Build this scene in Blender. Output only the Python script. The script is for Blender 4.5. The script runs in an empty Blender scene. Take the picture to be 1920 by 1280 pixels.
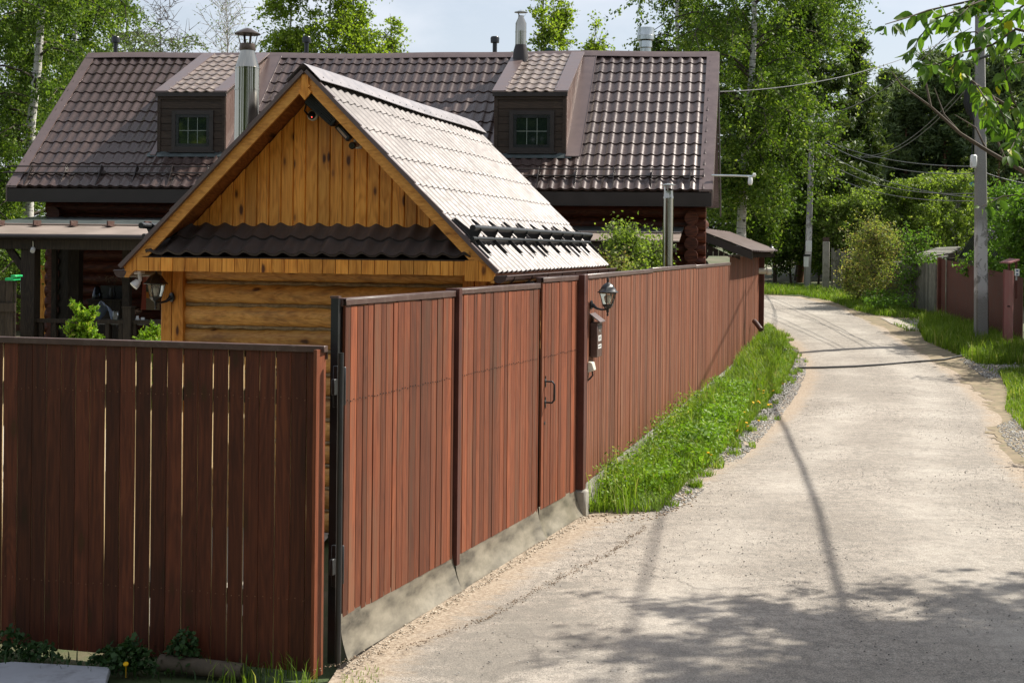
import bpy, math, random
import numpy as np
from mathutils import Vector, Matrix
random.seed(7)
rng = np.random.default_rng(7)
sc = bpy.context.scene
COL = sc.collection
R = math.radians
# ---------------------------------------------------------------- camera
F, HC, HY, ROLL = 2700.0, 2.6, 464.0, 0.01      # focal length in px of a 1920 frame, camera height
cam = bpy.data.cameras.new('camera'); co = bpy.data.objects.new('camera', cam); COL.objects.link(co)
cam.sensor_width = 36.0; cam.lens = F / 1920 * 36
cam.shift_y = -(640 - HY) / 1920
cam.clip_start = .1; cam.clip_end = 3000
co.matrix_world = Matrix.Translation((0, 0, HC)) @ Matrix.Rotation(R(90), 4, 'X') @ Matrix.Rotation(math.atan(ROLL), 4, 'Z')
sc.camera = co
# ---------------------------------------------------------------- sun and sky
EL, AZ = R(46), R(62)        # azimuth measured from +Y (view direction) towards +X
w = bpy.data.worlds.new('World'); sc.world = w; w.use_nodes = True
nt = w.node_tree; nt.nodes.clear()
def wn(t, **k):
    n = nt.nodes.new(t)
    for a, b in k.items(): setattr(n, a, b)
    return n
sky = wn('ShaderNodeTexSky', sky_type='NISHITA', sun_disc=False, sun_elevation=EL, sun_rotation=AZ, air_density=1.0, dust_density=1.6, ozone_density=1.0)
bg = wn('ShaderNodeBackground'); bg.inputs[1].default_value = .074
out = wn('ShaderNodeOutputWorld')
tc = wn('ShaderNodeTexCoord'); mp = wn('ShaderNodeMapping'); mp.inputs['Scale'].default_value = (1, 1, 2.2)
nz = wn('ShaderNodeTexNoise'); nz.inputs['Scale'].default_value = 5.5; nz.inputs['Detail'].default_value = 7; nz.inputs['Roughness'].default_value = .55
cr = wn('ShaderNodeValToRGB'); cr.color_ramp.elements[0].position = .47; cr.color_ramp.elements[1].position = .70
cr.color_ramp.elements[0].color = (0.5,)*3 + (1,); cr.color_ramp.elements[1].color = (.95,)*3 + (1,)
mx = wn('ShaderNodeMix', data_type='RGBA')
mx.inputs[7].default_value = (7.2, 7.6, 8.3, 1)
L = nt.links.new
L(tc.outputs['Generated'], mp.inputs[0]); L(mp.outputs[0], nz.inputs['Vector']); L(nz.outputs[0], cr.inputs[0])
L(cr.outputs[0], mx.inputs[0]); L(sky.outputs[0], mx.inputs[6]); L(mx.outputs[2], bg.inputs[0]); L(bg.outputs[0], out.inputs[0])
sl = bpy.data.lights.new('sun', 'SUN'); sl.energy = 4.8; sl.angle = R(.53); sl.color = (1, .945, .85)
so = bpy.data.objects.new('sun', sl); COL.objects.link(so)
SUN = Vector((math.sin(AZ)*math.cos(EL), math.cos(AZ)*math.cos(EL), math.sin(EL)))
so.rotation_euler = SUN.to_track_quat('Z', 'Y').to_euler(); so.location = (20, 10, 30)
vs = sc.view_settings; vs.view_transform = 'Standard'; vs.look = 'None'; vs.exposure = .74; vs.gamma = 1
sc.cycles.max_bounces = 6; sc.cycles.transparent_max_bounces = 4; sc.cycles.diffuse_bounces = 3
# ---------------------------------------------------------------- measuring helpers
def gz(x, y):                                   # height of the ground
    t = y - 25
    z = 0 if t < -3 else ((t+3)**2/12*.04 if t < 3 else .04*t)
    if t > 30: z = 1.2 + (t-30)*.02
    if y < 9.6 and x < 0: z -= .05*min(1, (9.6-y)/.8)
    return z
def P(px, py, Y):                               # a point of the place at distance Y along the view
    u, v = px-960, py-HY
    return Vector(((u+ROLL*v)/F*Y, Y, HC-(v-ROLL*u)/F*Y))
def G(px, py, lift=0.0):                        # the point of the ground seen there
    Y = 3.0
    while Y < 200:
        p = P(px, py, Y)
        if p.z <= gz(p.x, Y)+lift: return p
        Y += .05
    return p
# ---------------------------------------------------------------- objects
def tag(o, label=None, cat=None, group=None, kind=None):
    if label: o['label'] = label
    if cat: o['category'] = cat
    if group: o['group'] = group
    if kind: o['kind'] = kind
    return o
def thing(name, label, cat, loc, group=None):
    o = bpy.data.objects.new(name, None); COL.objects.link(o); o.location = loc; o.empty_display_size = .2
    return tag(o, label, cat, group)
def wloc(o):
    v = Vector((0, 0, 0))
    while o: v = v + o.location; o = o.parent
    return v
def link(name, me, m, parent=None, loc=(0, 0, 0)):
    o = bpy.data.objects.new(name, me); COL.objects.link(o)
    if m: me.materials.append(m)
    if parent: o.parent = parent
    else: o.location = loc
    return o
class MB:
    def __init__(s, T=None): s.v = []; s.f = []; s.a = []; s.T = T; s.val = .5; s.sm = []; s.mi = []; s.m = 0; s.smooth = False
    def add(s, vs, fs, val=None):
        b = len(s.v)
        for p in vs:
            p = s.T(*p) if s.T else Vector(p)
            s.v.append((p[0], p[1], p[2]))
        for f in fs:
            s.f.append([i+b for i in f]); s.a.append(s.val if val is None else val); s.sm.append(s.smooth); s.mi.append(s.m)
        return s
    def box(s, a0, a1, b0, b1, z0, z1, val=None):
        s.add([(a0,b0,z0),(a1,b0,z0),(a1,b1,z0),(a0,b1,z0),(a0,b0,z1),(a1,b0,z1),(a1,b1,z1),(a0,b1,z1)],
              [(0,3,2,1),(4,5,6,7),(0,1,5,4),(1,2,6,5),(2,3,7,6),(3,0,4,7)], val); return s
    def bar(s, p0, p1, wd, hd, up=(0,0,1), val=None):      # rectangular bar between two points
        p0, p1 = Vector(p0), Vector(p1); d = (p1-p0).normalized(); up = Vector(up)
        sd = d.cross(up)
        if sd.length < 1e-4: sd = d.cross(Vector((1,0,0)))
        sd.normalize(); u = sd.cross(d).normalized(); vs = []
        for p in (p0, p1):
            for i, j in ((-1,-1),(1,-1),(1,1),(-1,1)): vs.append(p+sd*(i*wd/2)+u*(j*hd/2))
        s.add(vs, [(0,1,2,3),(7,6,5,4),(0,4,5,1),(1,5,6,2),(2,6,7,3),(3,7,4,0)], val); return s
    def tube(s, pts, r, n=8, caps=True, val=None):
        pts = [Vector(p) for p in pts]; rs = r if isinstance(r, (list, tuple)) else [r]*len(pts)
        vs, fs = [], []; ref = None
        for i, p in enumerate(pts):
            d = (pts[min(i+1, len(pts)-1)]-pts[max(i-1, 0)])
            d = d.normalized() if d.length > 0 else Vector((0,0,1))
            if ref is None: ref = d.orthogonal().normalized()
            sd = (ref - d*ref.dot(d)).normalized(); ref = sd; u = d.cross(sd)
            for k in range(n):
                t = 2*math.pi*k/n; vs.append(p+(sd*math.cos(t)+u*math.sin(t))*rs[i])
        for i in range(len(pts)-1):
            for k in range(n):
                a, b = i*n+k, i*n+(k+1) % n; fs.append((a, b, b+n, a+n))
        sm = s.smooth; s.smooth = True
        if caps: fs += [tuple(range(n))[::-1], tuple(range((len(pts)-1)*n, len(pts)*n))]
        s.add(vs, fs, val); s.smooth = sm; return s
    def lathe(s, c, prof, n=16, axis=(0,0,1), caps=True, val=None):
        c = Vector(c); ax = Vector(axis).normalized(); sd = ax.orthogonal().normalized(); u = ax.cross(sd); vs, fs = [], []
        for z, r in prof:
            for k in range(n):
                t = 2*math.pi*(k+.5)/n; vs.append(c+ax*z+(sd*math.cos(t)+u*math.sin(t))*r)
        m = len(prof)
        for i in range(m-1):
            for k in range(n):
                a, b = i*n+k, i*n+(k+1) % n; fs.append((a, b, b+n, a+n))
        if caps: fs += [tuple(range(n))[::-1], tuple(range((m-1)*n, m*n))]
        s.add(vs, fs, val); return s
    def prism(s, poly, b0, b1, val=None):                   # polygon in (a,z) extruded along b
        n = len(poly); vs = [(a, b0, z) for a, z in poly]+[(a, b1, z) for a, z in poly]
        s.add(vs, [tuple(range(n)), tuple(range(n, 2*n))[::-1]]+[(i, (i+1) % n, (i+1) % n+n, i+n) for i in range(n)], val); return s
    def grid(s, fn, nu, nv, val=None, th=0):
        vs = [fn(i/nu, j/nv) for j in range(nv+1) for i in range(nu+1)]
        fs = [(j*(nu+1)+i, j*(nu+1)+i+1, (j+1)*(nu+1)+i+1, (j+1)*(nu+1)+i) for j in range(nv) for i in range(nu)]
        s.add(vs, fs, val); return s
    def build(s, name, m, parent=None, sharp=None, bevel=0):
        me = bpy.data.meshes.new(name)
        o = Vector(s.v[0]) if (parent is None and s.v) else None
        base = wloc(parent) if parent else Vector((sum(v[0] for v in s.v)/len(s.v), sum(v[1] for v in s.v)/len(s.v), min(v[2] for v in s.v)))
        me.from_pydata([(v[0]-base[0], v[1]-base[1], v[2]-base[2]) for v in s.v], [], s.f)
        at = me.attributes.new('rnd', 'FLOAT', 'FACE'); at.data.foreach_set('value', s.a)
        me.polygons.foreach_set('use_smooth', s.sm); me.polygons.foreach_set('material_index', s.mi)
        import bmesh
        bm = bmesh.new(); bm.from_mesh(me); bmesh.ops.recalc_face_normals(bm, faces=bm.faces); bm.to_mesh(me); bm.free()
        me.set_sharp_from_angle(angle=R(42))
        ms = m if isinstance(m, (list, tuple)) else [m]
        ob = link(name, me, ms[0], parent, base)
        for x in ms[1:]: me.materials.append(x)
        if bevel:
            b = ob.modifiers.new('bevel', 'BEVEL'); b.width = bevel; b.segments = 1; b.limit_method = 'ANGLE'
        return ob
def npmesh(name, V, Fq, m, parent=None, rnd=None, loc=None, smooth=False):   # quads or tris from arrays
    me = bpy.data.meshes.new(name)
    base = np.array(wloc(parent)) if parent else np.array(loc if loc is not None else (0, 0, 0), float)
    k = Fq.shape[1]; n = len(Fq)
    me.vertices.add(len(V)); me.vertices.foreach_set('co', (V-base).astype(np.float32).ravel())
    me.loops.add(n*k); me.loops.foreach_set('vertex_index', Fq.astype(np.int32).ravel())
    me.polygons.add(n); me.polygons.foreach_set('loop_start', np.arange(0, n*k, k, dtype=np.int32))
    if smooth: me.polygons.foreach_set('use_smooth', np.ones(n, bool))
    me.update(calc_edges=True)
    if rnd is not None:
        at = me.attributes.new('rnd', 'FLOAT', 'FACE'); at.data.foreach_set('value', rnd.astype(np.float32))
    return link(name, me, m, parent, tuple(base))
def copy_tree(o, loc, label=None):
    c = o.copy(); COL.objects.link(c); c.location = loc
    if label: c['label'] = label
    def rec(src, dst):
        for ch in list(src.children):
            d = ch.copy(); COL.objects.link(d); d.parent = dst; rec(ch, d)
    rec(o, c); return c
# ---------------------------------------------------------------- materials
class Mat:
    def __init__(s, name):
        s.m = bpy.data.materials.new(name); s.m.use_nodes = True; s.nt = s.m.node_tree; s.n = s.nt.nodes; s.n.clear()
        s.out = s.n.new('ShaderNodeOutputMaterial'); s.b = s.n.new('ShaderNodeBsdfPrincipled'); s.l(s.b.outputs[0], s.out.inputs[0])
        s.tc = s.n.new('ShaderNodeTexCoord'); s.co = s.tc.outputs['Object']
        s.at = s.n.new('ShaderNodeAttribute'); s.at.attribute_name = 'rnd'; s.rnd = s.at.outputs['Fac']
    def l(s, a, b): s.nt.links.new(a, b)
    def set(s, **k):
        for a, v in k.items(): s.b.inputs[a.replace('_', ' ')].default_value = v
        return s
    def math(s, op, a, b=None, c=None, clamp=False):
        n = s.n.new('ShaderNodeMath'); n.operation = op; n.use_clamp = clamp
        for i, x in enumerate((a, b, c)):
            if x is None: continue
            if isinstance(x, (int, float)): n.inputs[i].default_value = x
            else: s.l(x, n.inputs[i])
        return n.outputs[0]
    def map(s, scale=(1,1,1), co=None, off=0, rot=(0,0,0)):
        co = co or s.co
        if off:
            v = s.n.new('ShaderNodeVectorMath'); v.operation = 'MULTIPLY_ADD'
            c = s.n.new('ShaderNodeCombineXYZ')
            for i in range(3): s.l(s.rnd, c.inputs[i])
            s.l(c.outputs[0], v.inputs[0]); v.inputs[1].default_value = (off, off*1.7, off*2.3); s.l(co, v.inputs[2]); co = v.outputs[0]
        n = s.n.new('ShaderNodeMapping'); n.inputs['Scale'].default_value = scale; n.inputs['Rotation'].default_value = rot; s.l(co, n.inputs[0]); return n.outputs[0]
    def noise(s, co, scale=5, detail=4, rough=.5, dist=0):
        n = s.n.new('ShaderNodeTexNoise'); s.l(co, n.inputs['Vector']); n.inputs['Scale'].default_value = scale
        n.inputs['Detail'].default_value = detail; n.inputs['Roughness'].default_value = rough; n.inputs['Distortion'].default_value = dist
        return n.outputs[0]
    def voro(s, co, scale=5, feat='F1', rnd=1):
        n = s.n.new('ShaderNodeTexVoronoi'); n.feature = feat; s.l(co, n.inputs['Vector']); n.inputs['Scale'].default_value = scale; n.inputs['Randomness'].default_value = rnd
        return n
    def ramp(s, fac, stops):
        n = s.n.new('ShaderNodeValToRGB'); e = n.color_ramp.elements
        while len(e) < len(stops): e.new(.5)
        for i, (p, c) in enumerate(stops):
            e[i].position = p; e[i].color = (tuple(c)+(1,)) if not isinstance(c, (int, float)) else (c, c, c, 1)
        s.l(fac, n.inputs[0]); return n.outputs[0]
    def mix(s, fac, a, b, blend='MIX'):
        n = s.n.new('ShaderNodeMix'); n.data_type = 'RGBA'; n.blend_type = blend
        for i, x in ((0, fac), (6, a), (7, b)):
            if isinstance(x, (int, float)): n.inputs[i].default_value = x if i == 0 else (x, x, x, 1)
            elif isinstance(x, (tuple, list)): n.inputs[i].default_value = tuple(x)+(1,)
            else: s.l(x, n.inputs[i])
        return n.outputs[2]
    def col(s, c):
        if isinstance(c, (tuple, list)): s.b.inputs[0].default_value = tuple(c)+(1,)
        else: s.l(c, s.b.inputs[0])
        return s
    def rough(s, r):
        if isinstance(r, (int, float)): s.b.inputs['Roughness'].default_value = r
        else: s.l(r, s.b.inputs['Roughness'])
        return s
    def bump(s, h, strength=.3, dist=.01):
        n = s.n.new('ShaderNodeBump'); n.inputs['Strength'].default_value = strength; n.inputs['Distance'].default_value = dist
        s.l(h, n.inputs['Height']); s.l(n.outputs[0], s.b.inputs['Normal']); return s
def wood(name, dark, mid, light, axis=2, knots=0, rings=.5, rough=.65, weather=None, vary=.35, bump=.25, spec=.3, k_col=(.05,.018,.006), fine=1.0):
    m = Mat(name)
    def sc_(ac, al): v = [ac]*3; v[axis] = al; return tuple(v)
    c = m.map((1,1,1), off=9.3)
    big = m.noise(m.map(sc_(7, .9), c), 1, 2, .5, .3)
    ring = m.math('SINE', m.math('MULTIPLY', big, 75)); ring = m.math('MULTIPLY_ADD', ring, .5, .5)
    fib = m.noise(m.map(sc_(55*fine, 2.2*fine), c), 1, 5, .6, .2)
    t = m.math('ADD', m.math('MULTIPLY', ring, rings), m.math('MULTIPLY', fib, 1-rings), clamp=True)
    col = m.ramp(t, [(.22, dark), (.5, mid), (.78, light)])
    h = fib
    if knots:
        vn = m.voro(m.map(sc_(8.5, 3.2), c), knots)
        d = vn.outputs['Distance']
        dd = m.math('ADD', d, m.math('MULTIPLY', m.math('SUBTRACT', fib, .5), .18))
        halo = m.ramp(dd, [(.14, 1), (.42, 0)]); core = m.ramp(dd, [(.11, 1), (.19, 0)])
        keep = m.ramp(m.math('FRACT', m.math('MULTIPLY', vn.outputs['Color'], 7.13)), [(.25, 0), (.3, 1)])
        col = m.mix(m.math('MULTIPLY', m.math('MULTIPLY', halo, .55), keep), col, dark)
        col = m.mix(m.math('MULTIPLY', core, keep), col, k_col)
    if weather:
        wn_ = m.noise(m.map(sc_(9, .8), c), 1, 6, .65)
        col = m.mix(m.ramp(wn_, [(.50, 0), (.68, .8)]), col, weather)
    k = m.math('MULTIPLY_ADD', m.rnd, vary*2, 1-vary)
    cc = m.n.new('ShaderNodeCombineXYZ'); [m.l(k, cc.inputs[i]) for i in range(3)]
    col = m.mix(1, col, cc.outputs[0], 'MULTIPLY')
    m.col(col).rough(rough).bump(h, bump, .004); m.b.inputs['Specular IOR Level'].default_value = spec
    return m.m
def paint(name, c, rough=.5, metal=0, spec=.5, var=.25, bumpk=.05, scale=6, dirt=None, coat=0):
    m = Mat(name)
    n1 = m.noise(m.co, scale, 6, .6)
    c2 = tuple(x*(1-var) for x in c); c3 = tuple(min(1, x*(1+var)) for x in c)
    col = m.ramp(n1, [(.3, c2), (.7, c3)])
    if dirt:
        col = m.mix(m.ramp(m.noise(m.co, scale*2.3, 8, .7), [(.52, 0), (.7, .8)]), col, dirt)
    m.col(col).set(Metallic=metal).rough(m.ramp(n1, [(.3, max(.02, rough*.8)), (.7, min(1, rough*1.2))]))
    m.b.inputs['Specular IOR Level'].default_value = spec
    if coat: m.set(Coat_Weight=coat, Coat_Roughness=.15)
    if bumpk: m.bump(m.noise(m.co, scale*12, 4), bumpk, .003)
    return m.m
def leafmat(name, stops, trans=.35, rough=.55, spec=.25):
    m = Mat(name)
    col = m.ramp(m.rnd, stops); m.col(col).rough(rough); m.b.inputs['Specular IOR Level'].default_value = spec
    t = m.n.new('ShaderNodeBsdfTranslucent'); br = m.mix(1, col, (1.25, 1.35, .55), 'MULTIPLY'); m.l(br, t.inputs[0])
    mxs = m.n.new('ShaderNodeMixShader'); mxs.inputs[0].default_value = trans
    m.l(m.b.outputs[0], mxs.inputs[1]); m.l(t.outputs[0], mxs.inputs[2]); m.l(mxs.outputs[0], m.out.inputs[0])
    return m.m
M = {}
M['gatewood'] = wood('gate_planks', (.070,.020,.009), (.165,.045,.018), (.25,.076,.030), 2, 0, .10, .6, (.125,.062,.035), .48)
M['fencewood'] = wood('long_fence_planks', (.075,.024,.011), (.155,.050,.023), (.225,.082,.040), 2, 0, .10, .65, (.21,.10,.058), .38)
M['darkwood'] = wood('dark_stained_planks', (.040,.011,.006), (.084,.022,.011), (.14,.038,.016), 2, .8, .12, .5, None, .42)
M['pine'] = wood('varnished_pine', (.44,.135,.014), (.78,.31,.042), (.92,.44,.085), 2, 1.0, .16, .4, None, .25, .12, .4, (.10,.028,.006))
M['pinelog'] = wood('varnished_pine_log', (.38,.15,.028), (.64,.32,.075), (.78,.46,.14), 0, 1.0, .10, .45, (.22,.10,.035), .25, .2, .4, (.07,.022,.006))
M['pinebeam'] = wood('varnished_pine_beam', (.40,.14,.022), (.66,.29,.055), (.80,.42,.10), 0, .8, .06, .45, None, .15, .12, .4, (.07,.022,.006))
M['redlog'] = wood('dark_red_log', (.05,.014,.008), (.10,.028,.014), (.15,.045,.022), 0, .8, .4, .5, None, .2)
M['brownboard'] = wood('brown_cladding', (.022,.014,.010), (.040,.026,.018), (.06,.04,.028), 0, 0, .2, .6, None, .2)
M['blackwood'] = wood('dark_porch_timber', (.018,.013,.009), (.032,.023,.015), (.055,.04,.026), 2, 0, .3, .6, None, .25)
M['greywood'] = wood('weathered_grey_planks', (.08,.075,.065), (.17,.16,.135), (.26,.25,.21), 2, 0, .2, .85, (.10,.12,.08), .35)
M['blackmetal'] = paint('black_painted_steel', (.012,.013,.014), .4, 0, .5, .3)
M['brownmetal'] = paint('brown_painted_steel', (.075,.040,.032), .42, 0, .5, .25, dirt=(.13,.09,.075))
M['postbrown'] = paint('dark_brown_painted_post', (.085,.028,.020), .5, 0, .4, .25)
M['trim'] = paint('brown_sheet_metal_trim', (.135,.095,.088), .36, .15, .6, .12, .03)
M['fascia'] = paint('dark_brown_fascia', (.022,.015,.013), .45, 0, .5, .2, .03)
M['steel'] = Mat('polished_stainless_steel').set(Metallic=1.0, Roughness=.15).col((.40,.38,.33)).m  # dark warm base: reflections of the surroundings put into the colour
M['galv'] = paint('galvanised_sheet', (.50,.53,.52), .32, 1, .5, .15, .03, 9)
M['white'] = paint('white_plastic', (.72,.72,.70), .4, 0, .5, .05, 0)
M['cream'] = paint('cream_plastic', (.62,.60,.50), .45, 0, .5, .08, 0)
M['blackplastic'] = paint('black_plastic', (.010,.011,.012), .3, 0, .5, .2, 0)
M['concrete'] = paint('rough_concrete', (.30,.28,.24), .9, 0, .2, .3, .5, 3, dirt=(.16,.14,.11))
M['wire'] = paint('pale_cable', (.20,.20,.20), .5, 0, .4, .1, 0)
M['rubber'] = paint('black_rubber', (.015,.015,.015), .55, 0, .4, .2, 0)
M['caulk'] = paint('jute_caulking', (.30,.22,.12), .95, 0, .1, .4, .6, 20)
def tilemat(name, c, rough, metal, dust=None):
    m = Mat(name)
    n1 = m.noise(m.co, 1.3, 5, .6); n2 = m.noise(m.co, 14, 5, .7)
    col = m.ramp(m.math('MULTIPLY_ADD', n2, .4, m.math('MULTIPLY', n1, .6)), [(.35, tuple(x*.82 for x in c)), (.65, tuple(x*1.15 for x in c))])
    st_ = m.noise(m.map((3.2, .5, .5)), 2.2, 6, .65)
    col = m.mix(m.ramp(st_, [(.50, 0), (.72, .45)]), col, tuple(x*1.9 for x in c)); col = m.mix(m.ramp(m.noise(m.co, 42, 3, .7), [(.62, 0), (.72, .35)]), col, (.22,.20,.17))
    if dust: col = m.mix(m.ramp(n2, [(.42, 0), (.68, .75)]), col, dust)
    m.col(col).set(Metallic=metal).rough(m.ramp(n2, [(.35, rough*.85), (.7, min(1, rough*1.25))]))
    m.b.inputs['Specular IOR Level'].default_value = .55
    m.bump(n2, .04, .004); return m.m
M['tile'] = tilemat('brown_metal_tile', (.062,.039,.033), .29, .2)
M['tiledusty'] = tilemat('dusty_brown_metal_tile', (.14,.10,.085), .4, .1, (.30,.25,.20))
M['tileglare'] = tilemat('metal_tile_painted_glare', (.12,.105,.10), .47, .2)  # paler copy of the brown tile: sun glare put into the colour
M['tileglare'].node_tree.nodes['Principled BSDF'].inputs['Specular IOR Level'].default_value = .30
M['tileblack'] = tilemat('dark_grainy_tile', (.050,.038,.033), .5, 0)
gm = Mat('window_glass'); gm.set(Roughness=.03, IOR=1.5).col((.012,.02,.016)); gm.b.inputs['Specular IOR Level'].default_value = .9; M['glass'] = gm.m
lg = Mat('lamp_glass'); lg.set(Roughness=.15, IOR=1.3, Transmission_Weight=.85).col((.85,.82,.66)); M['lampglass'] = lg.m
# skirt: rubbery conveyor sheet, stained
m = Mat('stained_rubber_sheet'); a = m.noise(m.map((1, 1, 3)), 2.6, 5, .6); b = m.noise(m.co, 30, 4, .6)
c = m.ramp(a, [(.36, (.055,.048,.036)), (.50, (.165,.145,.108)), (.66, (.26,.23,.175))])
m.col(m.mix(m.ramp(b, [(.5, 0), (.75, .5)]), c, (.14,.12,.09))).rough(.38).bump(b, .08, .003); M['skirt'] = m.m
# birch bark
m = Mat('birch_bark'); n = m.noise(m.map((2.2, 2.2, 9)), 2.2, 4, .6); n2 = m.noise(m.map((1, 1, .3)), 6, 3)
c = m.ramp(n, [(.38, (.03,.028,.025)), (.45, (.50,.48,.44)), (.8, (.66,.64,.60))])
m.col(m.mix(m.ramp(n2, [(.5, 0), (.8, .6)]), c, (.30,.26,.22))).rough(.8).bump(n, .3, .01); M['birch'] = m.m
M['bark'] = paint('grey_brown_bark', (.10,.078,.058), .9, 0, .2, .4, .6, 8)
M['pinebark'] = paint('pine_bark', (.16,.085,.05), .9, 0, .2, .4, .6, 6)
M['l_birch'] = leafmat('birch_leaf', [(0, (.040,.077,.012)), (.5, (.10,.165,.024)), (.85, (.185,.26,.04)), (1, (.30,.35,.09))], .45)
M['l_birchfar'] = leafmat('birch_leaf_painted_backlight', [(0, (.09,.14,.018)), (.5, (.21,.29,.035)), (1, (.36,.42,.08))], .6)  # brighter birch copy: backlight put into the leaf colour
M['l_grey'] = leafmat('pale_sparse_leaf', [(0, (.10,.14,.06)), (1, (.22,.28,.13))], .4)
M['l_bush'] = leafmat('bush_leaf', [(0, (.07,.11,.018)), (.5, (.17,.24,.045)), (.85, (.28,.35,.09)), (1, (.40,.45,.16))], .48)
M['l_bushrust'] = leafmat('rusty_bush_leaf', [(0, (.12,.17,.04)), (.45, (.24,.29,.08)), (.7, (.36,.34,.13)), (1, (.40,.27,.12))], .45)
M['l_lilac'] = leafmat('lilac_leaf', [(0, (.06,.13,.018)), (1, (.18,.31,.05))], .45)
M['l_pine'] = leafmat('pine_needle', [(0, (.06,.09,.042)), (.6, (.12,.165,.065)), (1, (.22,.27,.11))], .35, .55)  # far needles, lightened: distant haze put into the colour
M['l_pinenear'] = leafmat('pine_needle_near', [(0, (.035,.062,.016)), (.6, (.080,.118,.028)), (1, (.15,.185,.045))], .25, .55)  # darker green than the far needles
M['l_thuja'] = leafmat('thuja_sprig', [(0, (.09,.18,.01)), (.6, (.22,.36,.025)), (1, (.40,.44,.08))], .4)
M['l_near'] = leafmat('cherry_leaf', [(0, (.035,.080,.012)), (.6, (.085,.165,.022)), (.92, (.16,.25,.03)), (1, (.40,.38,.03))], .55, .5, .35)
M['grass'] = leafmat('grass_blade', [(0, (.065,.11,.012)), (.45, (.14,.23,.022)), (.8, (.23,.32,.04)), (1, (.42,.40,.17))], .42)
M['weed'] = leafmat('weed_leaf', [(0, (.07,.15,.012)), (.6, (.17,.31,.025)), (1, (.32,.42,.08))], .4, .5)
M['darkweed'] = leafmat('weed_leaf_painted_shade', [(0, (.02,.05,.015)), (1, (.05,.10,.03))], .25)  # darker weed copy: shade at the fence foot put into the colour
M['yellow'] = paint('dandelion_yellow', (.75,.42,.01), .7, 0, .2, .1, 0)
M['lilacflower'] = paint('lilac_blossom', (.42,.32,.52), .8, 0, .2, .15, 0)
M['nailrust'] = paint('rusty_nail', (.20,.09,.045), .6, 0, .4, .1, 0)
m = Mat('gravel_stone'); m.col(m.ramp(m.rnd, [(0, (.13,.12,.11)), (.5, (.28,.265,.24)), (1, (.50,.48,.44))])).rough(.85); M['stone'] = m.m
M['rawedge'] = paint('unpainted_board_edge', (.55,.42,.24), .8, 0, .2, .15, 0)
# ================================================================ ground and road
xs = np.unique(np.concatenate([np.linspace(-220, -40, 10), np.linspace(-40, 45, 60), np.linspace(45, 220, 10)]))
ys = np.unique(np.concatenate([np.linspace(-30, 0, 6), np.arange(0, 62, 1.0), np.linspace(62, 110, 16), np.linspace(110, 500, 10)]))
V = np.array([(x, y, gz(x, y)-.045) for y in ys for x in xs]); nx = len(xs)
Fq = np.array([(j*nx+i, j*nx+i+1, (j+1)*nx+i+1, (j+1)*nx+i) for j in range(len(ys)-1) for i in range(nx-1)])
m = Mat('earth_and_short_grass'); a = m.noise(m.co, .35, 8, .65); b = m.noise(m.co, 9, 6, .7)
c = m.ramp(a, [(.42, (.045,.075,.018)), (.55, (.11,.095,.05)), (.68, (.20,.165,.11))])
m.col(m.mix(m.ramp(b, [(.45, 0), (.7, .6)]), c, (.05,.085,.02))).rough(.95).bump(b, .5, .03); M['ground'] = m.m
g_ = npmesh('ground', V, Fq, M['ground']); tag(g_, kind='structure')
# the road
SEC = [((-2.2,2),(5.6,2)),((-1.1,8.6),(5.5,8.6)),((-1.06,9.0),(5.5,9.5)),((-.16,11.6),(5.6,12)),((.66,13.95),(5.8,14.2)),((1.25,14.55),(5.9,15.2)),
       ((2.75,18.4),(6.6,18.6)),((4.3,23.3),(8.1,23.5)),((5.6,28),(9.0,28)),((6.5,33.7),(9.7,34.5)),((6.85,38.7),(10.35,41)),((6.4,42.5),(10.55,45.7)),
       ((5.2,44.5),(10.0,49.9)),((2,45.5),(6,52)),((-8,46),(-8,53))]
def secpt(t):
    i = min(int(t), len(SEC)-2); f = t-i
    l = [SEC[i][0][k]*(1-f)+SEC[i+1][0][k]*f for k in (0, 1)]; r = [SEC[i][1][k]*(1-f)+SEC[i+1][1][k]*f for k in (0, 1)]
    return l, r
NV, NU = 420, 40; V = []; E = []
for j in range(NV+1):
    t = j/NV*(len(SEC)-1); l, r = secpt(t)
    for i in range(NU+1):
        u = i/NU; x = l[0]*(1-u)+r[0]*u; y = l[1]*(1-u)+r[1]*u
        d = min(u*((r[0]-l[0])**2+(r[1]-l[1])**2)**.5, (1-u)*((r[0]-l[0])**2+(r[1]-l[1])**2)**.5)
        camber = .015*(1-(2*u-1)**2)+.006*math.sin(x*1.7+y*.6)+.004*math.sin(y*2.1-x)
        V.append((x, y, gz(x, y)+.006+camber*min(1, d*3))); 
        gate = max(0, 1-abs(t-2.0)/1.9)*max(0, 1-abs(u-.14)/.2); tr = math.exp(-((u-.3)/.09)**2)+math.exp(-((u-.68)/.09)**2)
        E.append((max(0, 1-d/.75), gate, tr))
V = np.array(V); Fq = np.array([(j*(NU+1)+i, j*(NU+1)+i+1, (j+1)*(NU+1)+i+1, (j+1)*(NU+1)+i) for j in range(NV) for i in range(NU)])
m = Mat('dusty_worn_asphalt')
big = m.noise(m.map((1, 1, 1)), .55, 6, .6); med = m.noise(m.map((.7, 1.5, 1)), 4.6, 9, .78); fine = m.noise(m.co, 95, 4, .75); fine2 = m.noise(m.co, 34, 5, .8)
vz = m.voro(m.co, 70); ed = m.n.new('ShaderNodeAttribute'); ed.attribute_name = 'edge'
c = m.ramp(big, [(.30, (.27,.235,.195)), (.52, (.375,.328,.275)), (.66, (.45,.397,.335))])
c = m.mix(m.ramp(med, [(.48, 0), (.56, .45), (.72, .8)]), c, (.20,.182,.158))
mid2 = m.noise(m.map((1,.6,1)), 13, 6, .75)
c = m.mix(m.ramp(mid2, [(.52, 0), (.60, .7)]), c, (.20,.178,.15))
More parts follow.
